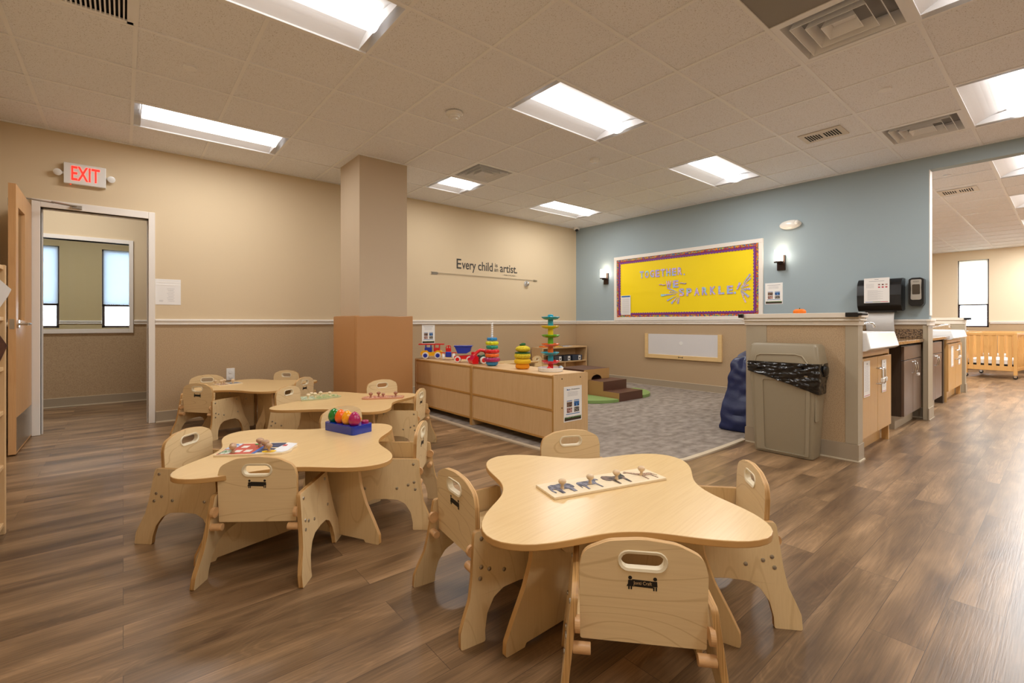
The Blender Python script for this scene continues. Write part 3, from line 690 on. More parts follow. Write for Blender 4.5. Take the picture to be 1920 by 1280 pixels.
lio=[(0,.72),(.03,.6),(.1,.5),(.14,.02),(.22,.02),(.24,.42),(.6,.4),(.62,.02),(.7,.02),(.74,.42),(.82,.4),(.95,.5),(1,.68),(.96,.85),(.84,.95),(.68,.88),(.5,.76),(.12,.78),(.06,.9),(-.02,.98),(-.05,.9),(.01,.84)]
gir=[(0,.42),(.04,.55),(.14,.58),(.42,.62),(.62,.72),(.86,.98),(.9,1.05),(.94,.98),(1.04,.92),(1.02,.86),(.9,.86),(.68,.56),(.56,.42),(.58,0),(.53,0),(.48,.36),(.2,.36),(.14,0),(.09,0),(.1,.34),(.03,.4),(-.03,.2),(-.05,.22)]
for k,(P,nm) in enumerate(((ele,'elephant'),(zeb,'zebra'),(lio,'lion'),(gir,'giraffe'))):
    x0=.02+.124*k; F=[(x0+(p[0] if nm=='zebra' else 1-p[0])*.105,.017+p[1]*.108) for p in P]
    o=flat(t,nm+'_piece',F,M_ani[k],.0102)
    knob(o,x0+.05,.065,.011,1.05)
    x1=x0-.004
    MB().tube([(p[0],p[1],.0106) for p in F],.00035,n=4,closed=True).build('cut_line',M_inkd,o)
# vehicle puzzle on the second table
def puzzle(name,lab,cx,cy,ang,outline,rim,patches,knobs,km=None,grp=None):
    t=thing(name,(cx,cy,TZ),lab,'puzzle',ang,grp)
    flat(t,'puzzle_board',outline,rim,0,.009)
    for i,(poly,m) in enumerate(patches): flat(t,'picture_piece',poly,m,.0091+.00012*i,.0008)
    for q in knobs: knob(t,q[0],q[1],.0098,q[2] if len(q)>2 else 1,km)
    return t
pr_=lambda n,c,c2=None:mat('print_'+n,c,.5,scale=(60,60,60),col2=c2 or c,contrast=(.45,.55))
R_=lambda a,b,c,d:[(a,c),(b,c),(b,d),(a,d)]
w0=Vector((.323,2.578)); a1=math.atan2(2.446-2.578,.523-.323)
o2=fillet([(0,0),(.19,0),(.225,.012),(.26,.0),(.31,.01),(.335,.05),(.325,.10),(.335,.14),(.31,.19),(.26,.215),(.2,.225),(.05,.22),(0,.21)],[.004,.02,.02,.02,.03,.03,.02,.03,.03,.03,.02,.01,.01],3)
puzzle('vehicle_puzzle','colourful knobbed puzzle of a house and vehicles on the table with the egg toy',.323,2.578,a1,o2,M_pwood,
 [(R_(.008,.165,.01,.2),pr_('house_red','c8503a')),(R_(.012,.06,.015,.09),pr_('leaf_green','5b8a58','dfe6d8')),(R_(.07,.10,.04,.08),pr_('window_white','efe9e0')),(R_(.115,.145,.04,.08),pr_('window_white','efe9e0')),(R_(.07,.10,.12,.16),pr_('window_white','efe9e0')),
  (R_(.165,.182,.01,.2),pr_('frame_blue','3f6bb8')),([(.182,.03),(.25,.03),(.25,.09),(.182,.12)],pr_('navy','28304f','3c4a78')),([(.185,.12),(.27,.115),(.26,.2),(.185,.2)],pr_('navy','28304f','3c4a78')),([(.25,.03),(.30,.02),(.32,.05),(.32,.18),(.27,.2),(.25,.1)],pr_('sky_white','eef0f4')),
  ([(.235+.034*math.cos(k*.63),.04+.022*math.sin(k*.63)) for k in range(10)],pr_('sun_yellow','f2c61c')),([(.15+.04*math.cos(k*.63),.185+.02*math.sin(k*.63)) for k in range(10)],pr_('tree_green','2f8a3c')),(R_(.262,.282,.13,.16),pr_('flag_red','c2322c')),(R_(.006,.05,.1,.2),pr_('door_blue','5a86c4','d2dcec'))],
 [(.075,.03,1.15),(.055,.075,1.05),(.155,.135,1.25),(.20,.085,1.3),(.235,.04,1.1)],mat('worn_wood_knob','cda582',.4,var=.3,scale=(60,60,90),coat=.3))
o3=fillet([(0,0),(.20,0),(.24,.04),(.29,.03),(.33,.09),(.30,.15),(.32,.2),(.25,.25),(.15,.24),(.02,.2)],[.01]+[.03]*8+[.01],3)
puzzle('farm_puzzle','pale green and cream knobbed puzzle at the left of the table near the padded pillar',1.095,3.955,-1.05+.9,o3,mat('pale_green_wood','b9b68c',.5),
 [(R_(.015,.11,.02,.18),pr_('sage','8fa890','cfd2b0')),([(.12,.03),(.2,.02),(.24,.07),(.2,.16),(.12,.15)],pr_('meadow','5d9058','c9c288')),([(.22,.1),(.29,.06),(.31,.1),(.27,.2),(.2,.22)],pr_('cream_field','d8c890','6f9a5c'))],
 [(.06,.05,1.2),(.12,.11,1.1),(.17,.15,1.1),(.10,.17),(.24,.13)],M_pwood)
o4=fillet([(0,.02),(.05,-.01),(.14,0),(.24,0),(.33,.01),(.34,.12),(.2,.16),(.05,.15),(0,.1)],[.03,.03,.02,.01,.01,.01,.04,.04,.03],3)
puzzle('red_puzzle','reddish knobbed puzzle at the right of the table near the padded pillar',1.495,3.72,-.95+.45,o4,mat('reddish_wood','c98e6c',.5),
 [([(.02,.03),(.12,.012),(.2,.02),(.2,.12),(.06,.13),(.02,.09)],pr_('brick_red','b8604c','e0b49a')),(R_(.21,.32,.03,.11),pr_('rosewood','a8665a','d8b090'))],
 [(.07,.05,1.2),(.13,.09,1.2),(.17,.05),(.27,.07,1.2)],mat('reddish_knob','b07a5c',.4,var=.2,scale=(50,50,50)))
o5=fillet([(0,0),(.16,0),(.24,.03),(.24,.17),(.1,.2),(0,.17)],[.01,.03,.03,.03,.03,.01],3)
puzzle('small_knob_puzzle','knobbed puzzle with dark pictures on the table by the wall outlet',.73,5.42,.2,o5,M_pwood,
 [(R_(.015,.1,.02,.15),pr_('cream_rose','d8b8a0','8a5a50')),(R_(.12,.22,.04,.15),pr_('charcoal_blue','30384c','9aa0b0'))],[(.04,.05,1.3),(.09,.12,1.3),(.15,.06,1.3),(.02,.15,1.1)])
# pop-up egg toy
t=thing('egg_shape_toy',(.982,2.566,TZ),'blue toy base holding four shiny coloured eggs','toy',math.atan2(2.605-2.566,1.116-.982))
m=MB().prism(fillet([(0,0),(.142,0),(.142,.265),(0,.265)],[.022]*4,5),0,.048,XYZ).build('base',plastic('cobalt_plastic','0f34a8',.18),t,bevel=.008,seg=3)
for k,(c,nm) in enumerate(((P_mag,'magenta'),(mat('amber_plastic','f7a400',.15,coat=.5),'amber'),(P_org,'orange'),(mat('leaf_green_plastic','157a26',.15,coat=.5),'green'))):
    y=.038+k*.063
    o=MB().lathe([(.004,0),(.022,.004),(.031,.018),(.034,.034),(.031,.05),(.023,.066),(.012,.077),(.003,.081)],(.042,y,.044),n=24).build('egg',c,t,smooth=70); o['label']=nm+' egg'
MB().lathe([(.021,0),(.021,.014),(.017,.018)],(.112,.035,.047),n=20).build('push_button',P_mag,t,smooth=40)
MB().box(.096,.128,.088,.10,.047,.066).box(.10,.124,.08,.108,.06,.072).build('lever',mat('amber_plastic','f7a400'),t,bevel=.002)
# ---------------------------------------------------------------- toy divider shelves
SZ=.622
def divider(y0,y1,lab):
    t=thing('divider_shelf',(2.745,y0,.011),lab,'shelf',0,'low maple divider shelves'); L_=y1-y0; H=SZ-.011; D=.43
    MB().box(.02,D,.02,L_-.02,H-.022,H-.002).build('top_board',M_shelfback,t,bevel=.002)
    for y,nm in ((0,'near'),(L_-.02,'far')):
        MB().prism(fillet([(0,0),(D,0),(D,H+.004),(0,H+.004)],[0,0,.02,.012],4),y,y+.02,FR,mi=0,ms=1).build('end_panel',[M_shelfback,M_shelfedge],t,bevel=.002)
    MB().box(.012,.02,.02,L_-.02,.07,H-.022).build('back_panel',M_shelfback,t)
    for z in (.062,.31,H-.022): MB().box(.004,.02,.021,L_-.021,z,z+.018).build('rail',M_shelfedge,t,bevel=.002)
    MB().box(.02,D-.01,.02,L_-.02,.07,.088).box(.02,D-.01,.02,L_-.02,.31,.328).build('shelf_board',M_shelfback,t)
    for y in (-.0015,):
        for x in (.1,.33):
            for z in (.575,.33): MB().cyl((x,y,z),(x,y+.002,z),.006,n=12).build('bolt',mat('dark_bronze','5a4632',.35,metal=1),t)
    return t
divider(2.756,3.952,'low maple shelf unit with an information sheet on its end, stacking toys on top')
divider(3.957,5.15,'low maple shelf unit beside the padded pillar, toy vehicles on top')
# open shelf against the back wall
t=thing('open_shelf',(5.62,5.91,.011),'open maple shelf unit in the far corner under the chair rail','shelf'); H=.612; W_=1.16; D=.29
MB().box(0,.02,0,D,0,H).build('end_panel',M_shelfback,t,bevel=.002); MB().box(W_-.02,W_,0,D,0,H).build('end_panel',M_shelfback,t,bevel=.002)
MB().box(.02,W_-.02,0,D,H-.022,H-.002).build('top_board',M_shelfback,t); MB().box(.02,W_-.02,D-.01,D,.05,H-.022).build('back_panel',M_shelfback,t)
for z in (.05,.33): MB().box(.02,W_-.02,.005,D-.01,z,z+.018).build('shelf_board',M_shelfback,t,bevel=.002)
MB().box(.57,.585,.01,D-.01,.068,.33).build('partition',M_shelfback,t)
sh=[('grey_bin','dark grey storage bin on the open corner shelf, left','4a4a50',.33,.16),('grey_bin','dark grey storage bin on the open corner shelf, middle','3f4148',.56,.16),('blue_bin','slate blue storage bin on the open corner shelf, right','3d4658',.80,.24)]
for nm,l,c,x,w_ in sh:
    q=thing(nm,(5.62+x,5.93,.36),l,'bin')
    m=MB(); m.box(0,w_,0,.2,0,.10); m.move(lambda v:Vector((v.x,v.y,v.z)) if v.z<.05 else Vector((v.x+(.012 if v.x>.01 else -.012),v.y*1.05,v.z))); m.build('bin_body',mat('bin_'+c,c,.45),q,bevel=.006)
    MB().box(w_*.55,w_*.55+.06,-.012,-.009,.01,.09).box(w_*.55+.015,w_*.55+.045,-.0125,-.012,.03,.06,1).build('tag_card',[M_paper,M_inkd],q)
q=MB().prism([(0,0),(.3,.02),(.28,.18),(.02,.2)],0,.006,XYZ).build('magazine',[mat('yellow_cover','f0b81c',.4)],loc=(5.95,5.94,.6235)); tag(q,'yellow and white magazine lying on the open corner shelf','magazine')
q=MB().prism([(0,0),(.28,.03),(.26,.17),(.0,.16)],0,.006,XYZ).prism([(.05,.03),(.22,.05),(.2,.12),(.06,.12)],.006,.0065,XYZ,mi=1).build('magazine',[M_paper,M_pblue],loc=(6.17,5.94,.6235)); tag(q,'white magazine with blue print lying on the open corner shelf','magazine')
q=MB().box(0,.22,0,.13,0,.02).build('orange_tray',mat('orange_board','f07a1c',.4),bevel=.004,loc=(5.70,5.96,.6235)); tag(q,'flat orange tray on the open corner shelf','tray')
# small curved wooden table in the play corner
t=thing('wooden_play_table',(4.22,5.3,.011),'small maple play table seen over the divider toys','table')
MB().prism(fillet([(0,0),(.75,0),(.75,.45),(0,.45)],[.16,.05,.05,.05],5),.43,.45,XYZ,mi=0,ms=1).build('tabletop',[M_maple,M_edge],t,bevel=.003)
MB().box(.05,.07,.04,.41,0,.43).build('side_panel',M_plys,t); MB().box(.68,.70,.04,.41,0,.43).build('side_panel',M_plys,t)
dup(ch0,(5.30,5.52,.011),math.radians(200),'birch toddler chair behind the ball drop tower')
# ---------------------------------------------------------------- toys on the divider
def ztop(): return SZ+.001
# stacking ring toy
t=thing('spinning_ring_stacker',(2.90,3.80,SZ),'stacking toy of coloured rings on a spiral white rod','toy')
MB().lathe([(.04,0),(.058,.012),(.064,.034),(.06,.042)],n=28).build('base',P_sky,t,smooth=50)
def ringo(z,r,h,m,w=0,par=t,nm='ring'):
    wob=(lambda a:1+w*math.cos(8*a)) if w else None
    return MB().lathe([(.02,z),(r*.9,z),(r,z+h*.3),(r,z+h*.7),(r*.9,z+h),(.02,z+h)],n=48 if w else 28,wob=wob).build(nm,m,par,smooth=50)
for z,r,h,m,w in ((.043,.083,.04,P_mag,0),(.09,.068,.034,P_org,.07),(.13,.072,.036,P_red,.05),(.175,.058,.032,P_teal,.06),(.214,.062,.034,P_lyel,.09),(.256,.050,.032,P_sky,.07)): ringo(z,r,h,m,w)
m=MB()
for k in range(60):
    z=.288+.150*k/60; a=k*.75
    if k==0: pts_=[]
    pts_.append((.0045*math.cos(a),.0045*math.sin(a),z))
m.tube(pts_,.0085,n=8); m.cyl((0,0,.043),(0,0,.44),.009); m.build('spiral_rod',P_wht,t,smooth=60)
# fabric fruit stacker
t=thing('fruit_stacker',(2.93,3.36,SZ),'soft yellow fruit stacker with a dark green leaf','toy')
Fy=mat('yellow_fabric','ecc020',.85,bump=.5,bscale=180); Fo=mat('orange_fabric','f09a10',.85,bump=.5,bscale=180); Fly=mat('lemon_fabric','e6d030',.85,scale=(90,90,90),col2='c8b020',bump=.6,bscale=150); Fg=mat('green_fabric','1f5a28',.85,bump=.5,bscale=120)
for z,r,h,m_ in ((0,.068,.05,Fo),(.047,.081,.05,Fy),(.098,.079,.052,Fly)):
    MB().lathe([(r*.7,z),(r*.93,z+h*.12),(r,z+h*.45),(r*.96,z+h*.8),(r*.8,z+h)],n=28).build('fabric_layer',m_,t,smooth=70)
MB().lathe([(.078*.9,.146),(.075,.150),(.07,.156)],n=28,wob=lambda a:1+.03*math.cos(12*a)).build('leaf_frill',Fg,t,smooth=60)
MB().ell((0,-.005,.188),(.073,.07,.034),n=24).build('fabric_top',Fly,t,smooth=70)
m=MB(); m.ell((.0,0,.228),(.034,.024,.012)).ell((.02,.01,.236),(.026,.02,.010)).cyl((0,0,.215),(0,0,.235),.01); m.build('leaf',Fg,t,smooth=60)
# ball drop tower
t=thing('ball_drop_tower',(2.99,3.04,SZ),'tall ball drop tower of coloured trays on a white ring base','toy')
MB().lathe([(.110,0),(.118,.032),(.113,.034),(.104,.008),(.02,.008)],n=36).build('base',P_wht,t,smooth=40)
cols=[('e01822',P_red),('c',P_cyan),('o',P_org),('l',P_lime),('y',plastic('tower_yellow','f2cc08')),('c2',P_cyan)]
z=.006
hs=[.082,.078,.078,.08,.082,.082]
for k,(nm,m_) in enumerate(cols):
    h=hs[k]; z1=z+h; R=.085
    o=MB(); o.lathe([(.026,z),(.024,z1-.02),(.024,z1-.012)],n=20)
    # shallow spiral tray with a raised rim and a lip on one side
    ph=k*2.1
    o.lathe([(.024,z1-.014),(.04,z1-.022),(.066,z1-.016),(R,z1+.002),(R-.003,z1+.006),(.066,z1-.009),(.045,z1-.014),(.03,z1-.013)],n=36,wob=lambda a:1+.05*math.cos(a-ph)+.03*math.cos(3*a))
    if k==5: o.lathe([(.026,z1-.01),(.026,z1+.02),(.018,z1+.026)],n=20)
    o.build('tray_tier',m_,t,smooth=50); z=z1
for x,y,c,l in ((-.07,-.055,P_red,'red ball lying in the base of the drop tower'),(.055,-.075,mat('clear_grey_ball','9fb0bc',.1,coat=.5),'clear grey ball lying in the base of the drop tower')):
    o=MB().ell((0,0,0),.022,n=20,m=14).build('toy_ball',c,smooth=80,loc=(2.99+x,3.04+y,SZ+.0065+.022)); tag(o,l,'ball')
# vehicles
def wheel(par,x,y,z,r,w_=.024,hub=None,tyre=None):
    o=MB().cyl((x,y-w_/2,z),(x,y+w_/2,z),r,n=20).build('wheel',tyre or P_wht,par,bevel=.003)
    s=-1
    MB().cyl((x,y-w_/2-.002,z),(x,y+w_/2+.002,z),r*.62,n=16).build('hub',hub or P_blue,o)
    return o
def vehicle(name,x,y,ang,lab):
    t=thing(name,(x,y,SZ),lab,'toy vehicle',math.radians(ang)); t.scale=(1.15,)*3; return t
# local: +x forward, +y left
t=vehicle('toy_fire_truck',2.925,5.05,-36,'yellow and red toy fire truck with a ladder roof on the divider')
MB().prism(fillet([(-.11,.03),(.11,.03),(.12,.06),(.10,.085),(.055,.09),(.03,.07),(-.03,.07),(-.05,.09),(-.1,.085),(-.12,.06)],[.01]*10,3),-.045,.045,FR).build('chassis',P_yel,t,bevel=.005)
MB().box(-.075,.0,-.038,.038,.07,.12).box(-.07,-.06,-.038,.038,.12,.145).box(-.015,-.005,-.038,.038,.12,.145).build('cab_rear',P_blue,t,bevel=.004)
MB().box(.02,.085,-.04,.04,.075,.115).box(.022,.032,-.04,.04,.115,.145).box(.075,.085,-.04,.04,.115,.145).build('cab_front',P_red,t,bevel=.004)
MB().box(-.14,.13,-.035,-.025,.146,.158).box(-.14,.13,.025,.035,.146,.158).box(-.14,.13,-.03,.03,.148,.152).build('ladder',P_red,t,bevel=.002)
for x in (-.065,.065):
    for y in (-.052,.052): wheel(t,x,y,.035,.035)
t=vehicle('toy_tractor',2.98,4.76,-122,'red toy tractor with a blue cab front facing us on the divider')
MB().box(-.06,.07,-.03,.03,.035,.075).box(-.05,.0,-.028,.028,.075,.12).build('body',P_red,t,bevel=.006)
MB().box(.05,.078,-.03,.03,.03,.085).build('grille',P_blue,t,bevel=.008)
MB().tube([(-.04,-.025,.115),(-.03,-.02,.14),(-.03,.02,.14),(-.04,.025,.115)],.005).cyl((.03,0,.075),(.03,0,.15),.006).build('exhaust_and_bar',P_red,t,smooth=40)
MB().prism(fillet([(.03,-.085),(.06,-.085),(.06,.085),(.03,.085)],[.01]*4),.07,.078,XYZ).build('mudguard',P_red,t)
for x,y in ((.05,-.05),(.05,.05),(-.05,-.055),(-.05,.055)): wheel(t,x,y,.03,.03,hub=P_wht)
t=vehicle('toy_dump_truck',2.93,4.36,-40,'toy dump truck with a big blue tipping bucket on the divider')
MB().prism(fillet([(-.09,.03),(.09,.03),(.1,.06),(.06,.07),(-.09,.06)],[.008]*5,3),-.04,.04,FR).build('chassis',P_red,t,bevel=.004)
m=MB().prism([(-.085,.155),(.08,.155),(.065,.105),(.03,.085),(-.055,.085)],-.055,.055,FR); m.box(-.09,.086,-.062,.062,.150,.162); m.build('bucket',P_blue,t,bevel=.004)
MB().box(.075,.11,-.036,.036,.06,.10).build('cab',P_red,t,bevel=.006)
for x in (-.055,.06):
    for y in (-.05,.05): wheel(t,x,y,.03,.03,hub=P_red)
t=vehicle('toy_loader',2.99,4.09,166,'green toy loader with a red boom and scoop beside the ring stacker')
MB().prism(fillet([(-.13,.03),(.035,.03),(.035,.075),(-.02,.09),(-.05,.075),(-.11,.078),(-.13,.09)],[.01]*7,3),-.042,.042,FR).build('body',P_dgrn,t,bevel=.006)
MB().tube([(-.055,-.035,.07),(-.06,-.032,.132),(-.06,.032,.132),(-.055,.035,.07)],.005).tube([(-.115,-.035,.08),(-.11,-.032,.132),(-.11,.032,.132),(-.115,.035,.08)],.005).tube([(-.06,-.032,.132),(-.11,-.032,.132)],.005).tube([(-.06,.032,.132),(-.11,.032,.132)],.005).build('roll_bar',P_dgrn,t,smooth=50)
MB().tube([(-.045,0,.09),(-.02,0,.118),(.02,0,.126),(.06,0,.10),(.09,0,.065)],.016).build('boom',P_red,t,smooth=50)
MB().prism(fillet([(.06,.0005),(.115,.0005),(.125,.03),(.085,.085),(.06,.06)],[.006]*5,3),-.055,.055,FR).build('scoop',P_red,t,bevel=.004)
for x in (-.09,.01):
    for y in (-.052,.052): wheel(t,x,y,.033,.033,hub=P_red)
# ---------------------------------------------------------------- soft climber
M_sbr=mat('chocolate_vinyl','5b3a2c',.45,bump=.1,bscale=14); M_stn=mat('sand_vinyl','b48a55',.5); M_sgr=mat('leaf_green_vinyl','84a05c',.5)
t=thing('soft_step_climber',(5.05,3.84,.011),'brown and sand soft foam steps in the play corner','soft play steps')
m=MB().prism([(0,0),(.28,0),(.28,0),(.54,0),(.54,.24),(.27,.24),(.27,.115),(0,.115)],0,.52,lambda u,v,w:(w,u,v))
for f in m.bm.faces:
    f.normal_update()
bmesh.ops.recalc_face_normals(m.bm,faces=m.bm.faces[:])
for f in m.bm.faces: f.material_index=1 if abs(f.normal.x)>.5 else 0
m.build('foam_steps',[M_sbr,M_stn],t,bevel=.012,seg=3)
t=thing('soft_tunnel_platform',(4.98,4.395,.011),'sand and brown foam platform with an arch, behind the foam steps','soft play platform')
ar=[(0,0),(.16,0)]+[(.27-.11*math.cos(PI*k/10),.24*1.0+.06*math.sin(PI*k/10)) for k in range(11)]+[(.38,0),(.56,0),(.56,.385),(0,.385)]
m=MB().prism(ar,0,.52,FR); bmesh.ops.recalc_face_normals(m.bm,faces=m.bm.faces[:])
for f in m.bm.faces: f.material_index=1 if abs(f.normal.y)>.5 else 0
m.build('foam_block',[M_sbr,M_stn],t,bevel=.012,seg=3)
for nm,c,a,b,l in (('soft_mat',(5.035,4.365),180,270,'green quarter-round foam mat left of the foam steps'),('soft_mat',(5.585,4.365),270,360,'green quarter-round foam mat right of the foam steps')):
    P=[(0,0)]+[(.53*math.cos(math.radians(a+(b-a)*k/16)),.53*math.sin(math.radians(a+(b-a)*k/16))) for k in range(17)]
    o=MB().prism(P,0,.04,XYZ).build(nm,M_sgr,bevel=.012,seg=3,loc=(c[0],c[1],.012)); tag(o,l,'mat')
# ---------------------------------------------------------------- wall lettering and ornaments
M_let=mat('charcoal_vinyl_lettering','3e3a36',.6)
t=thing('wall_lettering',(0,YB-.001,0),'charcoal lettering on the cream wall reading Every child is an artist','wall lettering')
for s,a,b,c,d in (('E',4.056,4.145,1.92,2.078),('very',4.155,4.43,1.872,2.022),('child',4.475,4.775,1.92,2.065),('is',4.825,4.88,2.0,2.062),('an',4.808,4.89,1.925,1.972),('artist.',4.93,5.315,1.922,2.055)):
    MB().text(s,a,b,c,d,bold=.012).build('word',M_let,t)
MB().text('\u2014PABLO PICASSO\u2014',4.985,5.31,1.868,1.89).build('signature_line',M_let,t)
t=thing('wall_arrow',(3.6,YB-.004,1.82),'long thin metal arrow ornament under the wall lettering','wall ornament')
MB().cyl((0,-.004,.008),(2.17,-.004,.008),.0022,n=6).cyl((0,-.004,-.010),(2.17,-.004,-.004),.0016,n=6).build('shaft',M_steel,t)
MB().prism([(-.01,.02),(.10,.02),(.12,.004),(.10,-.02),(-.01,-.02),(.015,0)],-.003,.003,FR).build('fletching',mat('pewter','8d8578',.4,metal=.8),t)
MB().prism([(2.10,.018),(2.17,.012),(2.20,.0),(2.17,-.012),(2.10,-.018),(2.115,0)],-.003,.003,FR).build('arrowhead',mat('pewter','8d8578'),t)
t=thing('wall_sensor',(5.525,YB,1.755),'small clear dome fitting with a silver core on the cream wall','wall sensor')
MB().cyl((0,0,0),(0,-.01,0),.05,n=24).build('base_plate',P_wht,t); MB().ell((.015,-.025,0),(.03,.025,.036)).build('core',M_chrome,t,smooth=60)
MB().ell((0,-.022,0),(.05,.04,.05)).build('clear_dome',mat('clear_plastic','ffffff',.05,trans=.95),t,smooth=60)
# duplex outlet
t=thing('wall_outlet',(.955,YB-.008,.467),'white duplex wall outlet with two safety plugs','outlet')
MB().box(-.042,.042,0,.007,-.068,.068).build('cover_plate',P_wht,t,bevel=.003)
for z in (-.028,.028): MB().cyl((0,0,z),(0,-.006,z),.02,n=20).build('safety_plug',P_wht,t,bevel=.001)
# sheets
def sheet(name,loc,rot,w_,h_,lab,kind='info',tilt=0):
    t=MB(); t.box(0,w_,-.003,0,0,h_,0)
    e=.0006
    def q(a,b,c,d,mi,k=1): t.box(a*w_,b*w_,-.003-e*k,-.003,c*h_,d*h_,mi)
    mats=[M_paper,M_ink,M_pblue,M_soil,M_grass]+M_photo+[mat('lamination_white','faf8f4',.2),pr_('thin_red','c2384a')]
    if kind=='info':
        q(.04,.96,.03,.97,9,.3); 
        if 'Math' not in lab: q(.13,.87,.89,.91,1)
        for k in range(5): q(.2,.75+.04*(k%2),.84-.028*k,.846-.028*k,1)
        for i,(x,z,mi) in enumerate(((.16,.42,5),(.56,.42,6),(.16,.255,7),(.56,.255,8))): q(x,x+.29,z,z+.14,mi)
        q(.16,.45,.58,.60,2); q(.56,.85,.58,.60,2); q(.12,.88,.205,.225,2); q(.04,.96,.03,.10,3)
        x=.04
        pts_=[]
        for k in range(24): pts_+= [((.04+.92*k/23)*w_,(.15 if k%2 else .115)*h_)]
        t.prism([(.04*w_,.095*h_)]+pts_+[(.96*w_,.095*h_)],-.003-e*1.5,-.003,FR,mi=4)
    elif kind=='list':
        q(.03,.97,.90,.97,2)
        for k in range(22): q(.08,.9,.84-.036*k,.846-.036*k,1)
    elif kind=='notice':
        q(.42,.58,.90,.94,1)
        for k in range(24): q(.1,.86-.05*(k%3),.85-.03*k,.856-.03*k,1)
        q(.06,.94,.03,.045,10)
    elif kind=='towel':
        q(.42,.58,.93,.95,1); q(.2,.8,.86,.875,1)
        for k in range(6): q(.08,.4,.76-.03*k,.765-.03*k,1)
        for i in range(3):
            for j in range(2): q(.56+.14*i,.64+.14*i,.60+.10*j,.65+.10*j,7 if j else 10)
        for k in range(14): q(.14,.55+.2*((k*7)%3)/2,.5-.03*k,.506-.03*k,1)
        q(.05,.35,.03,.05,2); q(.35,.65,.03,.05,4); q(.65,.95,.03,.05,10)
    elif kind=='hand':
        for k in range(9): q(.45+.03*(k%3),.75-.04*(k%2),.62-.06*k,.628-.06*k,1)
        q(.15,.3,.12,.13,1); q(.15,.3,.16,.17,1)
        for k in (.76,.86): q(0,1,k,k+.04,9,2)
    o=t.build(name,mats,loc=loc); o.rotation_euler=(0,tilt,rot); return tag(o,lab,'paper sheet')
sheet('information_sheet',(3.44,YB,.745),0,.22,.285,'information sheet with four small photos taped under the chair rail by the pillar')
sheet('information_sheet',(XB,2.725,1.315),-PI/2,.225,.29,'information sheet with four small photos taped to the blue wall beside the yellow board',tilt=0)
sheet('handwritten_sheet',(.262,YB,1.255),0,.222,.274,'handwritten sheet in a plastic sleeve taped beside the doorway','hand')
o=sheet('information_sheet',(2.865,2.756,.215),0,.225,.30,'laminated information sheet headed Math and Manipulatives on the end of the toy divider')
MB().text('Math',.035,.075,.268,.281,y=-.0037,bold=.01).build('heading',M_pblue,o); MB().text('| Manipulatives',.083,.195,.266,.281,y=-.0037).build('heading',M_inkd,o)
# ---------------------------------------------------------------- sconces
M_glow=mat('frosted_lit_glass','fff6e8',.4,emit='fff0dc',estr=8)
M_brz=mat('dark_bronze_metal','3a2a24',.4,metal=.6)
for y,l in ((5.49,'left of the yellow board'),(2.515,'right of the yellow board')):
    t=thing('wall_sconce',(XB,y,1.77),'lit wall sconce with a white glass cylinder '+l,'wall lamp',-PI/2,'pair of lit wall sconces')
    MB().box(-.05,.05,-.022,0,0,.20).build('back_plate',M_brz,t,bevel=.002)
    MB().box(-.014,.014,-.11,-.02,.075,.10).cyl((0,-.10,.095),(0,-.10,.112),.055,n=24).build('arm',M_brz,t)
    MB().lathe([(.05,.112),(.05,.262),(.044,.262),(.044,.2)],(0,-.10,0),n=28).build('glass_shade',M_glow,t,smooth=40)
t=thing('emergency_light',(XB,2.40,2.365),'white oval emergency light high on the blue wall','emergency light',-PI/2)
MB().ell((0,-.02,0),(.135,.06,.062),n=28,m=14).build('housing',mat('glossy_white_plastic','f6f2ea',.2,coat=.5),t,smooth=60)
MB().ell((.09,-.06,.012),(.032,.025,.032),n=20).build('lamp_lens',mat('glossy_white_plastic','f6f2ea'),t,smooth=60)
# ---------------------------------------------------------------- bulletin board
BW,BH=2.554,1.135
t=thing('bulletin_board',(XB,5.298,1.101),'white framed yellow bulletin board with glittery cut-out letters','bulletin board',-PI/2)
fw_=.058
MB().box(0,BW,-.03,0,0,fw_).box(0,BW,-.03,0,BH-fw_,BH).box(0,fw_,-.03,0,fw_,BH-fw_).box(BW-fw_,BW,-.03,0,fw_,BH-fw_).build('frame',M_white,t,bevel=.004)
m=MB(); nx,nz=60,24
vv=[[m.bm.verts.new((fw_+(BW-2*fw_)*i/nx,-.008-.003*noise.noise(Vector((i*.16,j*.55,0)))-.002*noise.noise(Vector((i*.5+j*.3,j*1.2,5))),fw_+(BH-2*fw_)*j/nz)) for i in range(nx+1)] for j in range(nz+1)]
for j in range(nz):
    for i in range(nx): m.face([vv[j][i],vv[j][i+1],vv[j+1][i+1],vv[j+1][i]])
m.build('backing_paper',mat('yellow_bulletin_paper','fde000',.6),t,smooth=60,norm=False)
def conf_mat():
    m=bpy.data.materials.new('confetti_border_print'); m.use_nodes=True; N=m.node_tree.nodes; L=m.node_tree.links; b=N['Principled BSDF']; b.inputs['Roughness'].default_value=.6
    tc=N.new('ShaderNodeTexCoord'); v=N.new('ShaderNodeTexVoronoi'); v.inputs['Scale'].default_value=70; L.new(tc.outputs['Object'],v.inputs['Vector'])
    sx=N.new('ShaderNodeSeparateColor'); L.new(v.outputs['Color'],sx.inputs[0]); r=N.new('ShaderNodeValToRGB'); r.color_ramp.interpolation='CONSTANT'
    cs=['b8321e','e88a1c','3b6fb0','c9b43a','3a4f8c','d05a28','7fa85a']
    e=r.color_ramp.elements; e[0].color=lin(cs[0]); e[1].position=1/7; e[1].color=lin(cs[1])
    for k in range(2,7): x=r.color_ramp.elements.new(k/7); x.color=lin(cs[k])
    L.new(sx.outputs[0],r.inputs[0]); L.new(r.outputs[0],b.inputs['Base Color']); return m
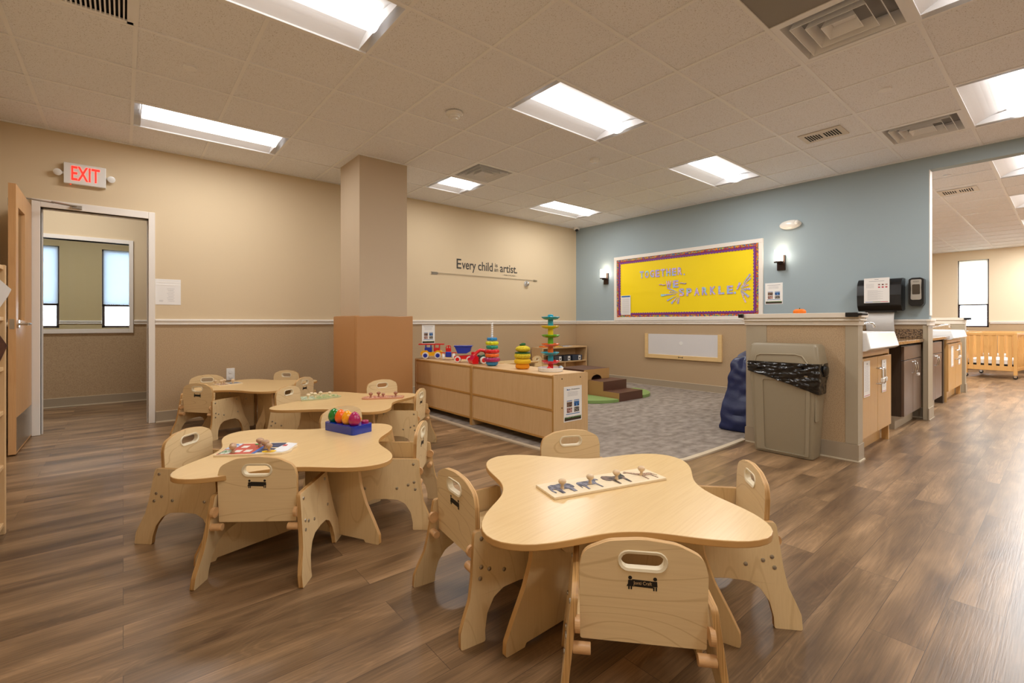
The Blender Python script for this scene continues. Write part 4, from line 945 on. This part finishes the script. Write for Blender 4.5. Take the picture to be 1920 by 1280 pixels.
def scallop(inset,base_w,amp,lam,y,m_,nm):
    """frame-shaped strip whose inner edge is scalloped"""
    m=MB(); x0,x1,z0,z1=fw_,BW-fw_,fw_,BH-fw_
    out=[(x0,z0),(x1,z0),(x1,z1),(x0,z1)]; inn=[]; w_=inset+base_w
    def run(a,b,nrm):
        a=Vector(a);b=Vector(b);L_=(b-a).length;n_=max(1,round(L_/lam))*8
        for k in range(n_):
            q=k/n_; p=a.lerp(b,q); s=abs(math.sin(PI*q*n_/8)) if amp else 0; inn.append(tuple(p+Vector(nrm)*(-amp+amp*s)))
    run((x0+w_,z0+w_),(x1-w_,z0+w_),(0,1)); run((x1-w_,z0+w_),(x1-w_,z1-w_),(-1,0)); run((x1-w_,z1-w_),(x0+w_,z1-w_),(0,-1)); run((x0+w_,z1-w_),(x0+w_,z0+w_),(1,0))
    m.prism(out,y,y-.001,FR,holes=[inn]); m.build(nm,m_,t)
scallop(0,.078,.012,.045,-.0135,pr_('border_purple','7a3a90'),'scalloped_border')
scallop(0,.048,.008,.045,-.0155,pr_('border_crimson','a3283a','8a2030'),'scalloped_border')
scallop(0,.034,.006,.03,-.0175,conf_mat(),'scalloped_border')
def holo():
    m=bpy.data.materials.new('holographic_glitter_foil'); m.use_nodes=True; N=m.node_tree.nodes; L=m.node_tree.links; b=N['Principled BSDF']; b.inputs['Roughness'].default_value=.4; b.inputs['Metallic'].default_value=.25
    g=N.new('ShaderNodeTexCoord'); n1=N.new('ShaderNodeTexNoise'); n1.inputs['Scale'].default_value=9; n1.inputs['Detail'].default_value=1; L.new(g.outputs['Object'],n1.inputs['Vector'])
    v=N.new('ShaderNodeTexVoronoi'); v.inputs['Scale'].default_value=90; L.new(g.outputs['Object'],v.inputs['Vector']); sx=N.new('ShaderNodeSeparateColor'); L.new(v.outputs['Color'],sx.inputs[0])
    mr=N.new('ShaderNodeMath'); mr.operation='MULTIPLY_ADD'; mr.inputs[1].default_value=.35; L.new(sx.outputs[0],mr.inputs[0]); sb=N.new('ShaderNodeMath'); sb.operation='SUBTRACT'; sb.inputs[1].default_value=.17; L.new(n1.outputs['Fac'],sb.inputs[0]); L.new(sb.outputs[0],mr.inputs[2])
    r=N.new('ShaderNodeValToRGB'); e=r.color_ramp.elements; e[0].position=.25; e[0].color=lin('a8f4f2'); e[1].position=.8; e[1].color=lin('f0c0e8')
    for p,c in ((.38,'a8c8f4'),(.5,'ac9cec'),(.62,'cfa4ea'),(.7,'f0ecff')): x=r.color_ramp.elements.new(p); x.color=lin(c)
    L.new(mr.outputs[0],r.inputs[0]); L.new(r.outputs[0],b.inputs['Base Color']); return m
M_holo=holo()
def letters(word,x0,x1,z0,z1,adv=None,gap=.18,rot=0):
    n_=len([c for c in word]); wd=(x1-x0)/(n_+(n_-1)*gap)
    for k,c in enumerate(word):
        a=x0+k*wd*(1+gap)
        if c==' ': continue
        zz=z0+random.uniform(-.003,.003)
        if c==',': MB().text(',',a,a+wd*.3,zz-.025,zz+.02,y=-.0165,bold=.03,depth=0).build('glitter_letter',M_holo,t)
        elif c=='~': MB().tube([(a+wd*q/6,-.0165,zz+(z1-z0)*.5+.008*math.sin(q*1.05)) for q in range(7)],.008,n=6).build('glitter_letter',M_holo,t)
        else: MB().text(c,a,a+wd*.92,zz,zz+(z1-z0),y=-.0165,bold=.04,depth=0).build('glitter_letter',M_holo,t)
letters('TOGETHER,',.54,1.44,.722,.845)
letters('~WE~',.92,1.40,.528,.645,gap=.15)
letters('SPARKLE',1.275,2.145,.382,.505,gap=.3)
MB().prism([(2.185,.44),(2.205,.44),(2.255,.53),(2.222,.545)],-.0165,-.018,FR).prism([(2.165+.017*math.cos(k),.395+.017*math.sin(k)) for k in [i*PI/5 for i in range(10)]],-.0165,-.018,FR).build('glitter_letter',M_holo,t)
def burst(cx,cz,rays,nm='glitter_burst'):
    m=MB()
    for a,r0,r1,w_ in rays:
        a=math.radians(a); d=Vector((math.cos(a),math.sin(a))); n_=Vector((-d.y,d.x)); c=Vector((cx,cz))
        p=c+d*r0; q=c+d*r1; m.prism([tuple(p-n_*.002),tuple(q-n_*w_),tuple(q+n_*w_),tuple(p+n_*.002)],-.0165,-.018,FR)
    m.build(nm,M_holo,t)
burst(2.228,.45,[(53,.09,.25,.012),(45,.03,.12,.006),(43,.12,.215,.013),(34,.02,.12,.006),(21,.03,.14,.009),(-4,.03,.155,.016),(-20,.02,.1,.006),(-43,.03,.18,.018),(-57,.03,.12,.006),(-66,.05,.22,.010)])
burst(1.30,.43,[(157,.04,.25,.014),(170,.05,.2,.008),(183,.07,.35,.018),(205,.07,.26,.012),(225,.08,.225,.018),(240,.08,.15,.006),(255,.05,.17,.016)])
o=MB(); o.box(.148,.352,-.019,-.018,.10,.44,0)
for k in range(16): o.box(.17,.33,-.0196,-.019,.125+.017*k,.129+.017*k,1)
o.box(.16,.34,-.0196,-.019,.41,.435,2)
o.build('schedule_sheet',[M_paper,M_ink,M_pblue],t)
# ---------------------------------------------------------------- wall writing board
t=thing('wall_whiteboard',(XB,4.647,.474),'low white easel board with a maple frame mounted on the speckled wall','whiteboard',-PI/2)
w_,h_=1.325,.41
MB().box(0,.06,-.035,-.001,0,h_).box(w_-.06,w_,-.035,-.001,0,h_).box(.06,w_-.06,-.035,-.001,0,.065).build('frame',M_maple,t,bevel=.004)
MB().box(.05,w_-.05,-.02,-.002,.06,h_-.008).build('board_surface',mat('white_marker_board','dcdadb',.2),t)
MB().cyl((w_*.5,-.02,.26),(w_*.5,-.024,.26),.03,n=20).build('round_sticker',P_wht,t)
MB().prism([(-.04,.022),(.04,.022),(.04,.03),(-.04,.03)],-.0352,-.0355,lambda u,v,w:(u+w_/2,w,v+.008)).prism([(-.04,.014),(-.03,.014),(-.03,.038),(-.04,.038)],-.0352,-.0355,lambda u,v,w:(u+w_/2,w,v+.008)).prism([(.03,.014),(.04,.014),(.04,.038),(.03,.038)],-.0352,-.0355,lambda u,v,w:(u+w_/2,w,v+.008)).build('maker_badge',LOGO,t)
# ---------------------------------------------------------------- towel and soap dispensers
t=thing('paper_towel_dispenser',(XB,1.62,1.19),'black paper towel dispenser on the blue wall, towel hanging out','towel dispenser',-PI/2)
W_=.405
prof=fillet([(0,.02),(-.15,0),(-.20,.06),(-.215,.18),(-.20,.32),(-.14,.375),(0,.375)],[.01,.06,.06,.1,.07,.06,.005],5)
MB().prism(prof,0,W_,lambda u,v,w:(w,u,v)).build('housing',M_black,t,bevel=.03,seg=4)
MB().box(.07,.335,-.16,-.03,-.012,.012).build('outlet_lip',M_black,t)
m=MB(); 
for i in range(8): pass
vv=[[m.bm.verts.new((.07+.26*i/8,-.115-.03*math.sin(j*.35)-.004*noise.noise(Vector((i*.7,j*.7,3))),.01-.25*j/10+.004*math.sin(i*1.3))) for i in range(9)] for j in range(11)]
for j in range(10):
    for i in range(8): m.face([vv[j][i],vv[j][i+1],vv[j+1][i+1],vv[j+1][i]])
o=m.build('paper_towel',mat('paper_towel_white','fbfcfc',.9,bump=.3,bscale=90,translucent=.3),t,smooth=60)
md=o.modifiers.new('s','SOLIDIFY'); md.thickness=.001
sheet('towel_notice',(XB-.2145,1.55,1.288),-PI/2,.235,.285,'white instruction sheet taped to the front of the black towel dispenser','towel')
t=thing('soap_dispenser',(XB,1.17,1.245),'black and silver foam soap dispenser at the end of the blue wall','soap dispenser',-PI/2)
MB().prism(fillet([(0,.03),(.02,0),(.11,0),(.13,.03),(.13,.30),(.10,.315),(.03,.315),(0,.30)],[.02]*8,3),-.10,0,FR).build('housing',M_black,t,bevel=.012,seg=3)
MB().prism(fillet([(.018,.295),(.112,.295),(.108,.2),(.112,.07),(.018,.07),(.022,.2)],[.015,.015,.05,.02,.02,.05],3),-.108,-.10,FR,holes=[fillet([(.032,.13),(.098,.13),(.098,.24),(.032,.24)],[.01]*4,3)]).build('silver_face',mat('silver_plastic','b9b5ae',.3,metal=.5),t,bevel=.002)
MB().box(.034,.096,-.104,-.099,.132,.238).build('window',mat('smoky_window','4a4038',.1),t)
MB().text('GOJO',.04,.09,.262,.278,y=-.108).build('lettering',M_inkd,t)
# ---------------------------------------------------------------- counters and sinks
def curved_pull(par,x,z0,z1,m=M_chrome,y=-.0):
    return MB().tube([(x,y,z0),(x,y-.022,z0+.006),(x,y-.032,(z0+z1)/2),(x,y-.022,z1-.006),(x,y,z1)],.0055,n=8).build('door_pull',m,par,smooth=50)
def sink_unit(x0,x1,near):
    w_=x1-x0
    t=thing('sink_cabinet',(x0,1.07,0),'maple two-door cabinet under the %s white sink'%('nearest' if near else 'farther'),'cabinet',0,'maple sink cabinets')
    MB().box(0,w_,.04,.66,.10,.83).box(0,.025,.0,.05,.0,.83).box(w_-.025,w_,.0,.05,.0,.83).box(.025,w_-.025,.06,.07,0,.10).build('body',M_cab,t)
    MB().box(.02,w_-.02,-.0,.04,.785,.835).build('top_rail',M_cab,t,bevel=.002)
    for k in (0,1):
        a=.01+k*(w_/2-.008); b=a+w_/2-.014
        d_=MB().box(a,b,-.018,.0,.145,.775).build('door',M_cab,t,bevel=.002)
        xh=b-.045 if k==0 else a+.045
        MB().tube([(xh,-.018,.55),(xh,-.055,.553),(xh,-.058,.56),(xh,-.058,.67),(xh,-.055,.677),(xh,-.018,.68)],.006,n=8).build('door_pull',M_chrome,d_,smooth=50)
    xc=w_/2
    MB().tube([(xc-.05,-.06,.60),(xc,-.064,.594),(xc+.05,-.06,.60)],.006).box(xc-.07,xc-.03,-.072,-.052,.565,.60).box(xc+.03,xc+.065,-.072,-.052,.57,.605).build('child_lock',P_wht,t,bevel=.003)
    # sink bowl
    s=thing('sink',(x0,1.07,.836),'white low %s sink basin with a sloping front on a maple cabinet'%('nearest' if near else 'farther'),'sink',0,'white sinks')
    m=MB(); a,b,c,d_=-.0,w_,-.075,.64; h=.145 if near else .12
    def rg(e0,e1,e2,z): return [m.bm.verts.new(p) for p in ((a+e0,c+e1,z),(b-e0,c+e1,z),(b-e0,d_-e2,z),(a+e0,d_-e2,z))]
    L_=[rg(.0,.03,0,0),rg(.0,0,0,.02),rg(.015,.03,.0,h),rg(.03,.05,.10,h+.002),rg(.045,.075,.12,h-.02),rg(.08,.12,.15,.0),rg(.1,.14,.17,-.09)]
    for p,q in zip(L_,L_[1:]):
        for i in range(4): m.face([p[i],p[(i+1)%4],q[(i+1)%4],q[i]])
    m.face(L_[-1]); m.build('basin',M_sink,s,bevel=.01,seg=3)
    MB().cyl((.18,.565,h),(.18,.565,h+.05),.022).tube([(.18,.565,h+.03),(.30,.40,h+.03),(.46,.20,h+.045),(.60,.085,h+.075),(.645,.055,h+.075),(.655,.045,h+.04)],[.012,.012,.011,.010,.010,.013]).tube([(.18,.565,h+.05),(.13,.55,h+.075)],.006).build('faucet',M_chrome,s,smooth=50)
    return t
sink_unit(4.435,5.37,True); sink_unit(8.42,9.62,False)
def dark_unit(x0,x1,lab):
    w_=x1-x0
    t=thing('base_cabinet',(x0,1.07,0),lab,'cabinet',0,'dark laminate base cabinets')
    MB().box(0,w_,.01,.62,.13,.83).build('body',M_darkside,t); MB().box(.0,w_,.06,.62,0,.13).build('plinth',M_base,t)
    MB().box(.003,w_-.003,-.012,.01,.69,.825).build('drawer_front',M_darkcab,t,bevel=.0015)
    for k in (0,1):
        a=.003+k*w_/2; b=a+w_/2-.005; d_=MB().box(a,b,-.012,.01,.135,.683).build('door',M_darkcab,t,bevel=.0015)
        xh=b-.05 if k==0 else a+.05; curved_pull(d_,xh,.545,.66,y=-.012)
    return t
t=dark_unit(5.90,6.71,'dark walnut-look base cabinet at the end of the blue wall')
MB().tube([(.36,-.05,.54),(.40,-.055,.53),(.45,-.05,.54)],.005).box(.375,.44,-.062,-.048,.52,.545).build('child_lock',P_wht,t)
dark_unit(7.12,7.98,'dark walnut-look base cabinet past the blue wall')
o=MB().box(5.375,6.835,1.035,1.745,.851,.886).build('granite_worktop',M_granite,bevel=.004); tag(o,'brown speckled granite worktop between the nearest sink and the blue wall','worktop')
o=MB().box(6.815,6.838,1.04,1.745,.887,.99).box(5.38,6.815,1.725,1.747,.887,.99).build('granite_backsplash',M_granite,bevel=.002); tag(o,'brown speckled granite upstand against the blue wall','backsplash')
o=MB().box(6.99,8.40,1.035,1.745,.851,.886).build('granite_worktop',M_granite,bevel=.004); tag(o,'granite worktop past the blue wall','worktop')
MB().box(5.86,5.885,1.09,1.70,0,.85).build('x',M_darkside) if False else None
o=MB().box(8.30,8.40,1.09,1.74,0,.851).build('support_panel',M_darkside); tag(o,'dark panel carrying the far end of the granite worktop','panel')
# plastic guard sheet / tub behind the far counter
o=MB().prism(fillet([(0,0),(.9,0),(.9,.08),(.8,.13),(0,.13)],[.0,.01,.06,.06,0],4),0,.02,FR).build('splash_guard',mat('grey_translucent_plastic','c9c9c8',.3),loc=(7.35,1.45,.887),bevel=.004); tag(o,'grey plastic splash guard on the worktop past the blue wall','splash guard')
# notices on sink cabinets
sheet('cabinet_notice',(4.475,1.05,.47),0,.17,.285,'curling white notice taped on the left door of the nearest sink cabinet','notice')
sheet('cabinet_notice',(5.02,1.05,.46),0,.14,.28,'white notice taped on the right door of the nearest sink cabinet','notice')
sheet('cabinet_notice',(8.62,1.05,.46),0,.17,.28,'white notice taped on the left door of the farther sink cabinet','notice')
sheet('cabinet_notice',(9.26,1.05,.46),0,.15,.28,'white notice taped on the right door of the farther sink cabinet','notice')
# corner clips on the half-wall caps
def clip(x,y,lab,sz=(.05,.035)):
    t=thing('gate_bracket',(x,y,1.105),lab,'bracket'); a,b=sz
    MB().box(-a,a,-b,b,0,.034).build('clamp_pad',M_black,t,bevel=.004)
    return t
clip(4.25,1.898,'small black bracket at the left corner of the half-wall cap',(.015,.02))
t=clip(4.25,1.07,'black bracket at the right corner of the half-wall cap',(.015,.04)); MB().tube([(0,-.035,.02),(.0,-.06,.02),(.05,-.08,.02)],.01).build('clamp_arm',M_black,t)
clip(9.80,1.01,'small dark bracket at the corner of the farther half-wall cap',(.018,.04))
t=thing('toy_pumpkin',(5.39,1.81,1.139),'small orange toy pumpkin on the half-wall cap','toy pumpkin')
MB().lathe([(.02,.0),(.045,.008),(.058,.028),(.055,.048),(.035,.063),(.008,.064)],n=40,wob=lambda a:1+.05*abs(math.cos(4*a))).build('body',mat('pumpkin_orange','f57c0a',.6),t,smooth=60)
MB().cyl((0,0,.06),(.006,0,.075),.006,.004,n=8).build('stem',Fg,t)
# ---------------------------------------------------------------- trash can
M_can=mat('beige_trash_plastic','9a8f78',.42)
t=thing('trash_can',(4.152,1.49,0),'tall slim beige trash can with a black liner standing against the half wall','trash can')
m=MB(); 
def ringr(hx,hy,z,r=.035,n=5):
    P=fillet([(-hx,-hy),(hx,-hy),(hx,hy),(-hx,hy)],[r]*4,n); return [m.bm.verts.new((p[0],p[1],z)) for p in P]
L_=[ringr(.085,.215,.004),ringr(.088,.22,.02),ringr(.105,.255,.70),ringr(.098,.248,.70),ringr(.08,.21,.03)]
for p,q in zip(L_,L_[1:]):
    for i in range(len(p)): m.face([p[i],p[(i+1)%len(p)],q[(i+1)%len(p)],q[i]])
m.face(L_[0][::-1]); m.face(L_[-1]); m.build('body',M_can,t,smooth=40)
# raised frame ribs on the front face
m=MB(); k=lambda u,v,w:(-(.0885+(v)*.0243)-w,u*(1+v*.14),v)
fro=fillet([(-.19,.02),(.19,.02),(.19,.66),(-.19,.66)],[.01]*4,3); fri=fillet([(-.165,.03),(.13,.03),(.13,.60),(-.165,.60)],[.02]*4,3)
m.prism(fro,-.004,.007,k,holes=[fri]).build('raised_panel',M_can,t,bevel=.003)
MB().box(-.092,-.03,-.243,-.232,.30,.62).build('side_rib',M_can,t,bevel=.004)
# liner
m=MB(); n_=180; rows=26; vv=[]
for j in range(rows+1):
    q=j/rows; rg=[]
    P=fillet([(-.114,-.265),(.114,-.265),(.114,.265),(-.114,.265)],[.04]*4,5)
    # even sampling of the outline
    Pv=[Vector(p) for p in P]; seg_=[(Pv[i],Pv[(i+1)%len(Pv)]) for i in range(len(Pv))]; tot=sum((b-a).length for a,b in seg_)
    for i in range(n_):
        d_=tot*i/n_; 
        for a,b in seg_:
            l=(b-a).length
            if d_<=l: p=a.lerp(b,d_/l); break
            d_-=l
        low=.66-.15*((-p.y+.265)/.53)**1.2 if p.x<0.05 else .62
        z=.745-(.745-low)*q
        nn=2.2*(.25-abs(noise.noise(Vector((p.x*12+z*9,p.y*7+z*5,z*34)))))+1.2*(.2-abs(noise.noise(Vector((p.x*30-z*20,p.y*16+z*10,z*80)))))
        s=1+.05*math.sin(q*PI)+.10*nn
        rg.append(m.bm.verts.new((p.x*s-.003,p.y*(1+.02*math.sin(q*PI)+.02*nn),z)))
    vv.append(rg)
for a,b in zip(vv,vv[1:]):
    for i in range(n_): m.face([a[i],a[(i+1)%n_],b[(i+1)%n_],b[i]])
m.ell((.01,-.272,.69),(.05,.022,.05),n=14)
m.build('liner',mat('black_liner_film','08080a',.22,coat=.3),t,smooth=75)
m=MB()
L_=[ringr(.112,.262,.725,.03),ringr(.113,.264,.75,.03),ringr(.108,.258,.78,.03),ringr(.100,.245,.875,.03),ringr(.088,.232,.892,.03)]
for p,q in zip(L_,L_[1:]):
    for i in range(len(p)): m.face([p[i],p[(i+1)%len(p)],q[(i+1)%len(p)],q[i]])
m.face(L_[0][::-1]); m.face(L_[-1]); ld=m.build('lid',M_can,t,smooth=35)
MB().tube([(-.1135,.20,.745),(-.112,.19,.79),(-.1105,.16,.805),(-.109,-.1,.812),(-.1105,-.15,.80),(-.1135,-.19,.745)],.004,n=6).build('lid_flap_seam',mat('seam_highlight_plastic','b5aa92',.4),ld,smooth=60)
# ---------------------------------------------------------------- navy bag
t=MB(); t.box(-.33,.33,-.135,.135,0,.76); bmesh.ops.subdivide_edges(t.bm,edges=t.bm.edges[:],cuts=17,use_grid_fill=True)
for v in t.bm.verts:
    c=v.co; z=c.z/.76
    wx=1-.30*max(0,z-.3)**1.2+.05*math.sin(z*9); wy=1-.45*z**1.5
    x=c.x*wx+.10*z; y=c.y*wy
    rr=(.3-abs(noise.noise(Vector((c.x*3+c.z*2,c.y*3,c.z*15)))))*.07+(.3-abs(noise.noise(Vector((c.x*9+c.z*8,c.y*9,c.z*34)))))*.03
    d_=Vector((c.x,c.y*2.2,0)); d_=d_.normalized() if d_.length>0 else Vector((0,0,1))
    v.co=Vector((x+d_.x*rr,max(y+d_.y*rr,-.15),c.z*(1-.10*abs(c.x)/.33)+(.02*noise.noise(Vector((c.x*6,c.y*6,1))) if z>.5 else 0)))
    if v.co.z<0: v.co.z=0
o=t.build('nylon_bag',mat('navy_nylon','1c2856',.45,bump=.4,bscale=40),smooth=75,loc=(4.87,2.10,.0125),bevel=.0); tag(o,'crumpled navy blue nylon bag standing on the carpet behind the half wall','bag')
md=o.modifiers.new('ss','SUBSURF'); md.levels=1; md.render_levels=1
# ---------------------------------------------------------------- left tall shelf with papers
t=thing('tall_shelf',(-.90,2.45,0),'tall maple shelf unit at the left edge of the photo','shelf')
MB().box(0,.446,.975,1.0,0,1.35).build('side_panel',M_shelfback,t,bevel=.003); MB().box(0,.446,0,.025,0,1.35).build('side_panel',M_shelfback,t,bevel=.003)
MB().box(.0,.012,.025,.975,.02,1.33).build('back_panel',M_shelfback,t)
for z in (.04,.33,.60,.82,1.07,1.325): MB().box(.012,.44,.025,.975,z,z+.02).build('shelf_board',M_shelfback,t,bevel=.002)
m=MB(); vv=[[m.bm.verts.new((.0+.16*i/6-.03*math.sin(j*.3),-.12+.24*j/6,.03*math.sin(i*.6)+.16*i/6*.3)) for i in range(7)] for j in range(7)]
m=MB(); m.prism([(-.095,-.05),(-.0,.004),(.026,.06),(.037,.096),(0,.14),(-.05,.19),(-.095,.23)],-.002,.002,lambda u,v,w:(u,w+.02*math.sin(v*8),v))
o=m.build('hanging_paper',P_wht,loc=(-.464,3.36,1.13)); tag(o,'glossy white sheet sticking out of the tall shelf at the left edge','paper')
o=MB().prism([(-.07,.0),(.0,.028),(.026,.107),(0,.16),(-.07,.18)],-.003,.003,FR).build('brown_card',mat('brown_card_print','6e4a38',.5,scale=(30,30,30),col2='4a3028'),loc=(-.464,3.36,.84)); tag(o,'brown printed card sticking out of the tall shelf below the white sheet','card')
# ---------------------------------------------------------------- cribs in the next room
M_crib=grain('honey_beech_crib','d9a866','bf8848',.4,axis=2,rings=4,amount=.15,fine=.3)
M_matt=mat('white_crib_mattress','efeeea',.8)
def make_crib(label):
    t=thing('wooden_crib',(0,0,0),label,'crib',0,'wooden cribs on casters'); W_,L_=.68,1.02; Z0,Z1=.15,.87
    for sx in (-1,1):
        for sy in (-1,1):
            x,y=sx*L_/2,sy*W_/2
            MB().box(x-.03,x+.03,y-.022,y+.022,.075,Z1).build('corner_post',M_crib,t,bevel=.004)
            c=MB().cyl((x-.015,y,.035),(x+.015,y,.035),.034,n=18).build('caster_wheel',M_black,t,bevel=.003)
            MB().cyl((x,y,.055),(x,y,.078),.018).box(x-.022,x-.017,y-.02,y+.02,.03,.07).box(x+.017,x+.022,y-.02,y+.02,.03,.07).build('caster_fork',M_chrome,t)
    for s in (-1,1):
        MB().box(s*L_/2-.02,s*L_/2+.02,-W_/2+.02,W_/2-.02,Z1-.05,Z1).build('end_top_rail',M_crib,t,bevel=.004); MB().box(s*L_/2-.012,s*L_/2+.012,-W_/2+.02,W_/2-.02,Z0,Z0+.09).build('end_bottom_rail',M_crib,t,bevel=.003)
        for k in range(6):
            y=-W_/2+.02+(W_-.04)*(k+.5)/6; w_=.028; MB().box(s*L_/2-.007,s*L_/2+.007,y-w_,y+w_,Z0+.09,Z1-.05).build('slat',M_crib,t)
        MB().box(-L_/2+.02,L_/2-.02,s*W_/2-.014,s*W_/2+.014,Z1-.05,Z1).build('side_top_rail',M_crib,t,bevel=.004); MB().box(-L_/2+.02,L_/2-.02,s*W_/2-.01,s*W_/2+.01,Z0,Z0+.06).build('side_bottom_rail',M_crib,t,bevel=.003)
        for k in range(11):
            x=-L_/2+.03+(L_-.06)*(k+.5)/11; MB().box(x-.02,x+.02,s*W_/2-.006,s*W_/2+.006,Z0+.06,Z1-.05).build('slat',M_crib,t)
    MB().box(-L_/2+.02,L_/2-.02,-W_/2+.02,W_/2-.02,.27,.36).build('mattress',M_matt,t,bevel=.015); MB().box(-L_/2+.02,L_/2-.02,-W_/2+.02,W_/2-.02,.24,.265).build('mattress_base',M_dark,t)
    return t
c0=make_crib('nearest wooden crib on black casters in the next room'); c0.location=(13.34,.95,0); c0.rotation_euler=(0,0,math.radians(-7))
dup(c0,(15.2,1.08,0),math.radians(90),'wooden crib under the window, behind the nearest crib'); dup(c0,(15.2,-.06,0),math.radians(90),'wooden crib against the far wall right of the window')
dup(c0,(13.9,-.25,0),math.radians(4),'wooden crib at the right edge of the photo')
o=MB().box(0,.24,0,.3,0,.3).build('red_bin',P_red,loc=(14.35,.30,.001),bevel=.02); tag(o,'red bin on the floor between the cribs at the right edge','bin')
# bare trees outside
def tree(x,y,s,lab,seed):
    random.seed(seed); m=MB()
    def br(p,d,r,l,k):
        q=p+d*l; m.tube([p,(p+q)/2+Vector((random.uniform(-.05,.05),)*3)*l*.3,q],[r,r*.85,r*.7],n=6)
        if k==0: return
        for i in range(3 if k>1 else 2):
            a=Vector((random.uniform(-1,1),random.uniform(-1,1),random.uniform(.1,.9))); br(q if i else p.lerp(q,.7),(d*.9+a*.6).normalized(),r*.6,l*random.uniform(.6,.8),k-1)
    br(Vector((0,0,0)),Vector((.05,0,1)),.09*s,1.5*s,5)
    o=m.build('bare_tree',mat('grey_bark','8a8680',.9),loc=(x,y,0)); tag(o,lab,'tree','bare trees outside')
tree(-2.6,21,1.6,'leafless tree outside the window seen through the doorway, left pane',3); tree(.7,22,1.7,'leafless tree outside the window seen through the doorway, right pane',8)
o=MB().box(-30,40,11.5,45,-.12,-.06).box(16.8,60,-25,11.4,-.12,-.06).build('ground',mat('pale_ground','c9cbc8',.9)); tag(o,'pale ground outside the windows','ground')
# ---------------------------------------------------------------- camera, world
W=bpy.data.worlds.new('W'); S.world=W; W.use_nodes=True; bg=W.node_tree.nodes['Background']; bg.inputs[0].default_value=lin('e4edfb'); bg.inputs[1].default_value=13.0
cam=bpy.data.cameras.new('camera'); co=bpy.data.objects.new('camera',cam); COL.objects.link(co); S.camera=co
co.location=(0,0,1.06); co.rotation_euler=(PI/2,0,math.radians(50.2-90)); cam.sensor_width=36; cam.lens=875/1920*36; cam.shift_y=-35/1920; cam.clip_start=.05
S.view_settings.view_transform='Standard'; S.view_settings.look='None'; S.view_settings.gamma=1; S.view_settings.exposure=.42; S.view_settings.use_curve_mapping=False
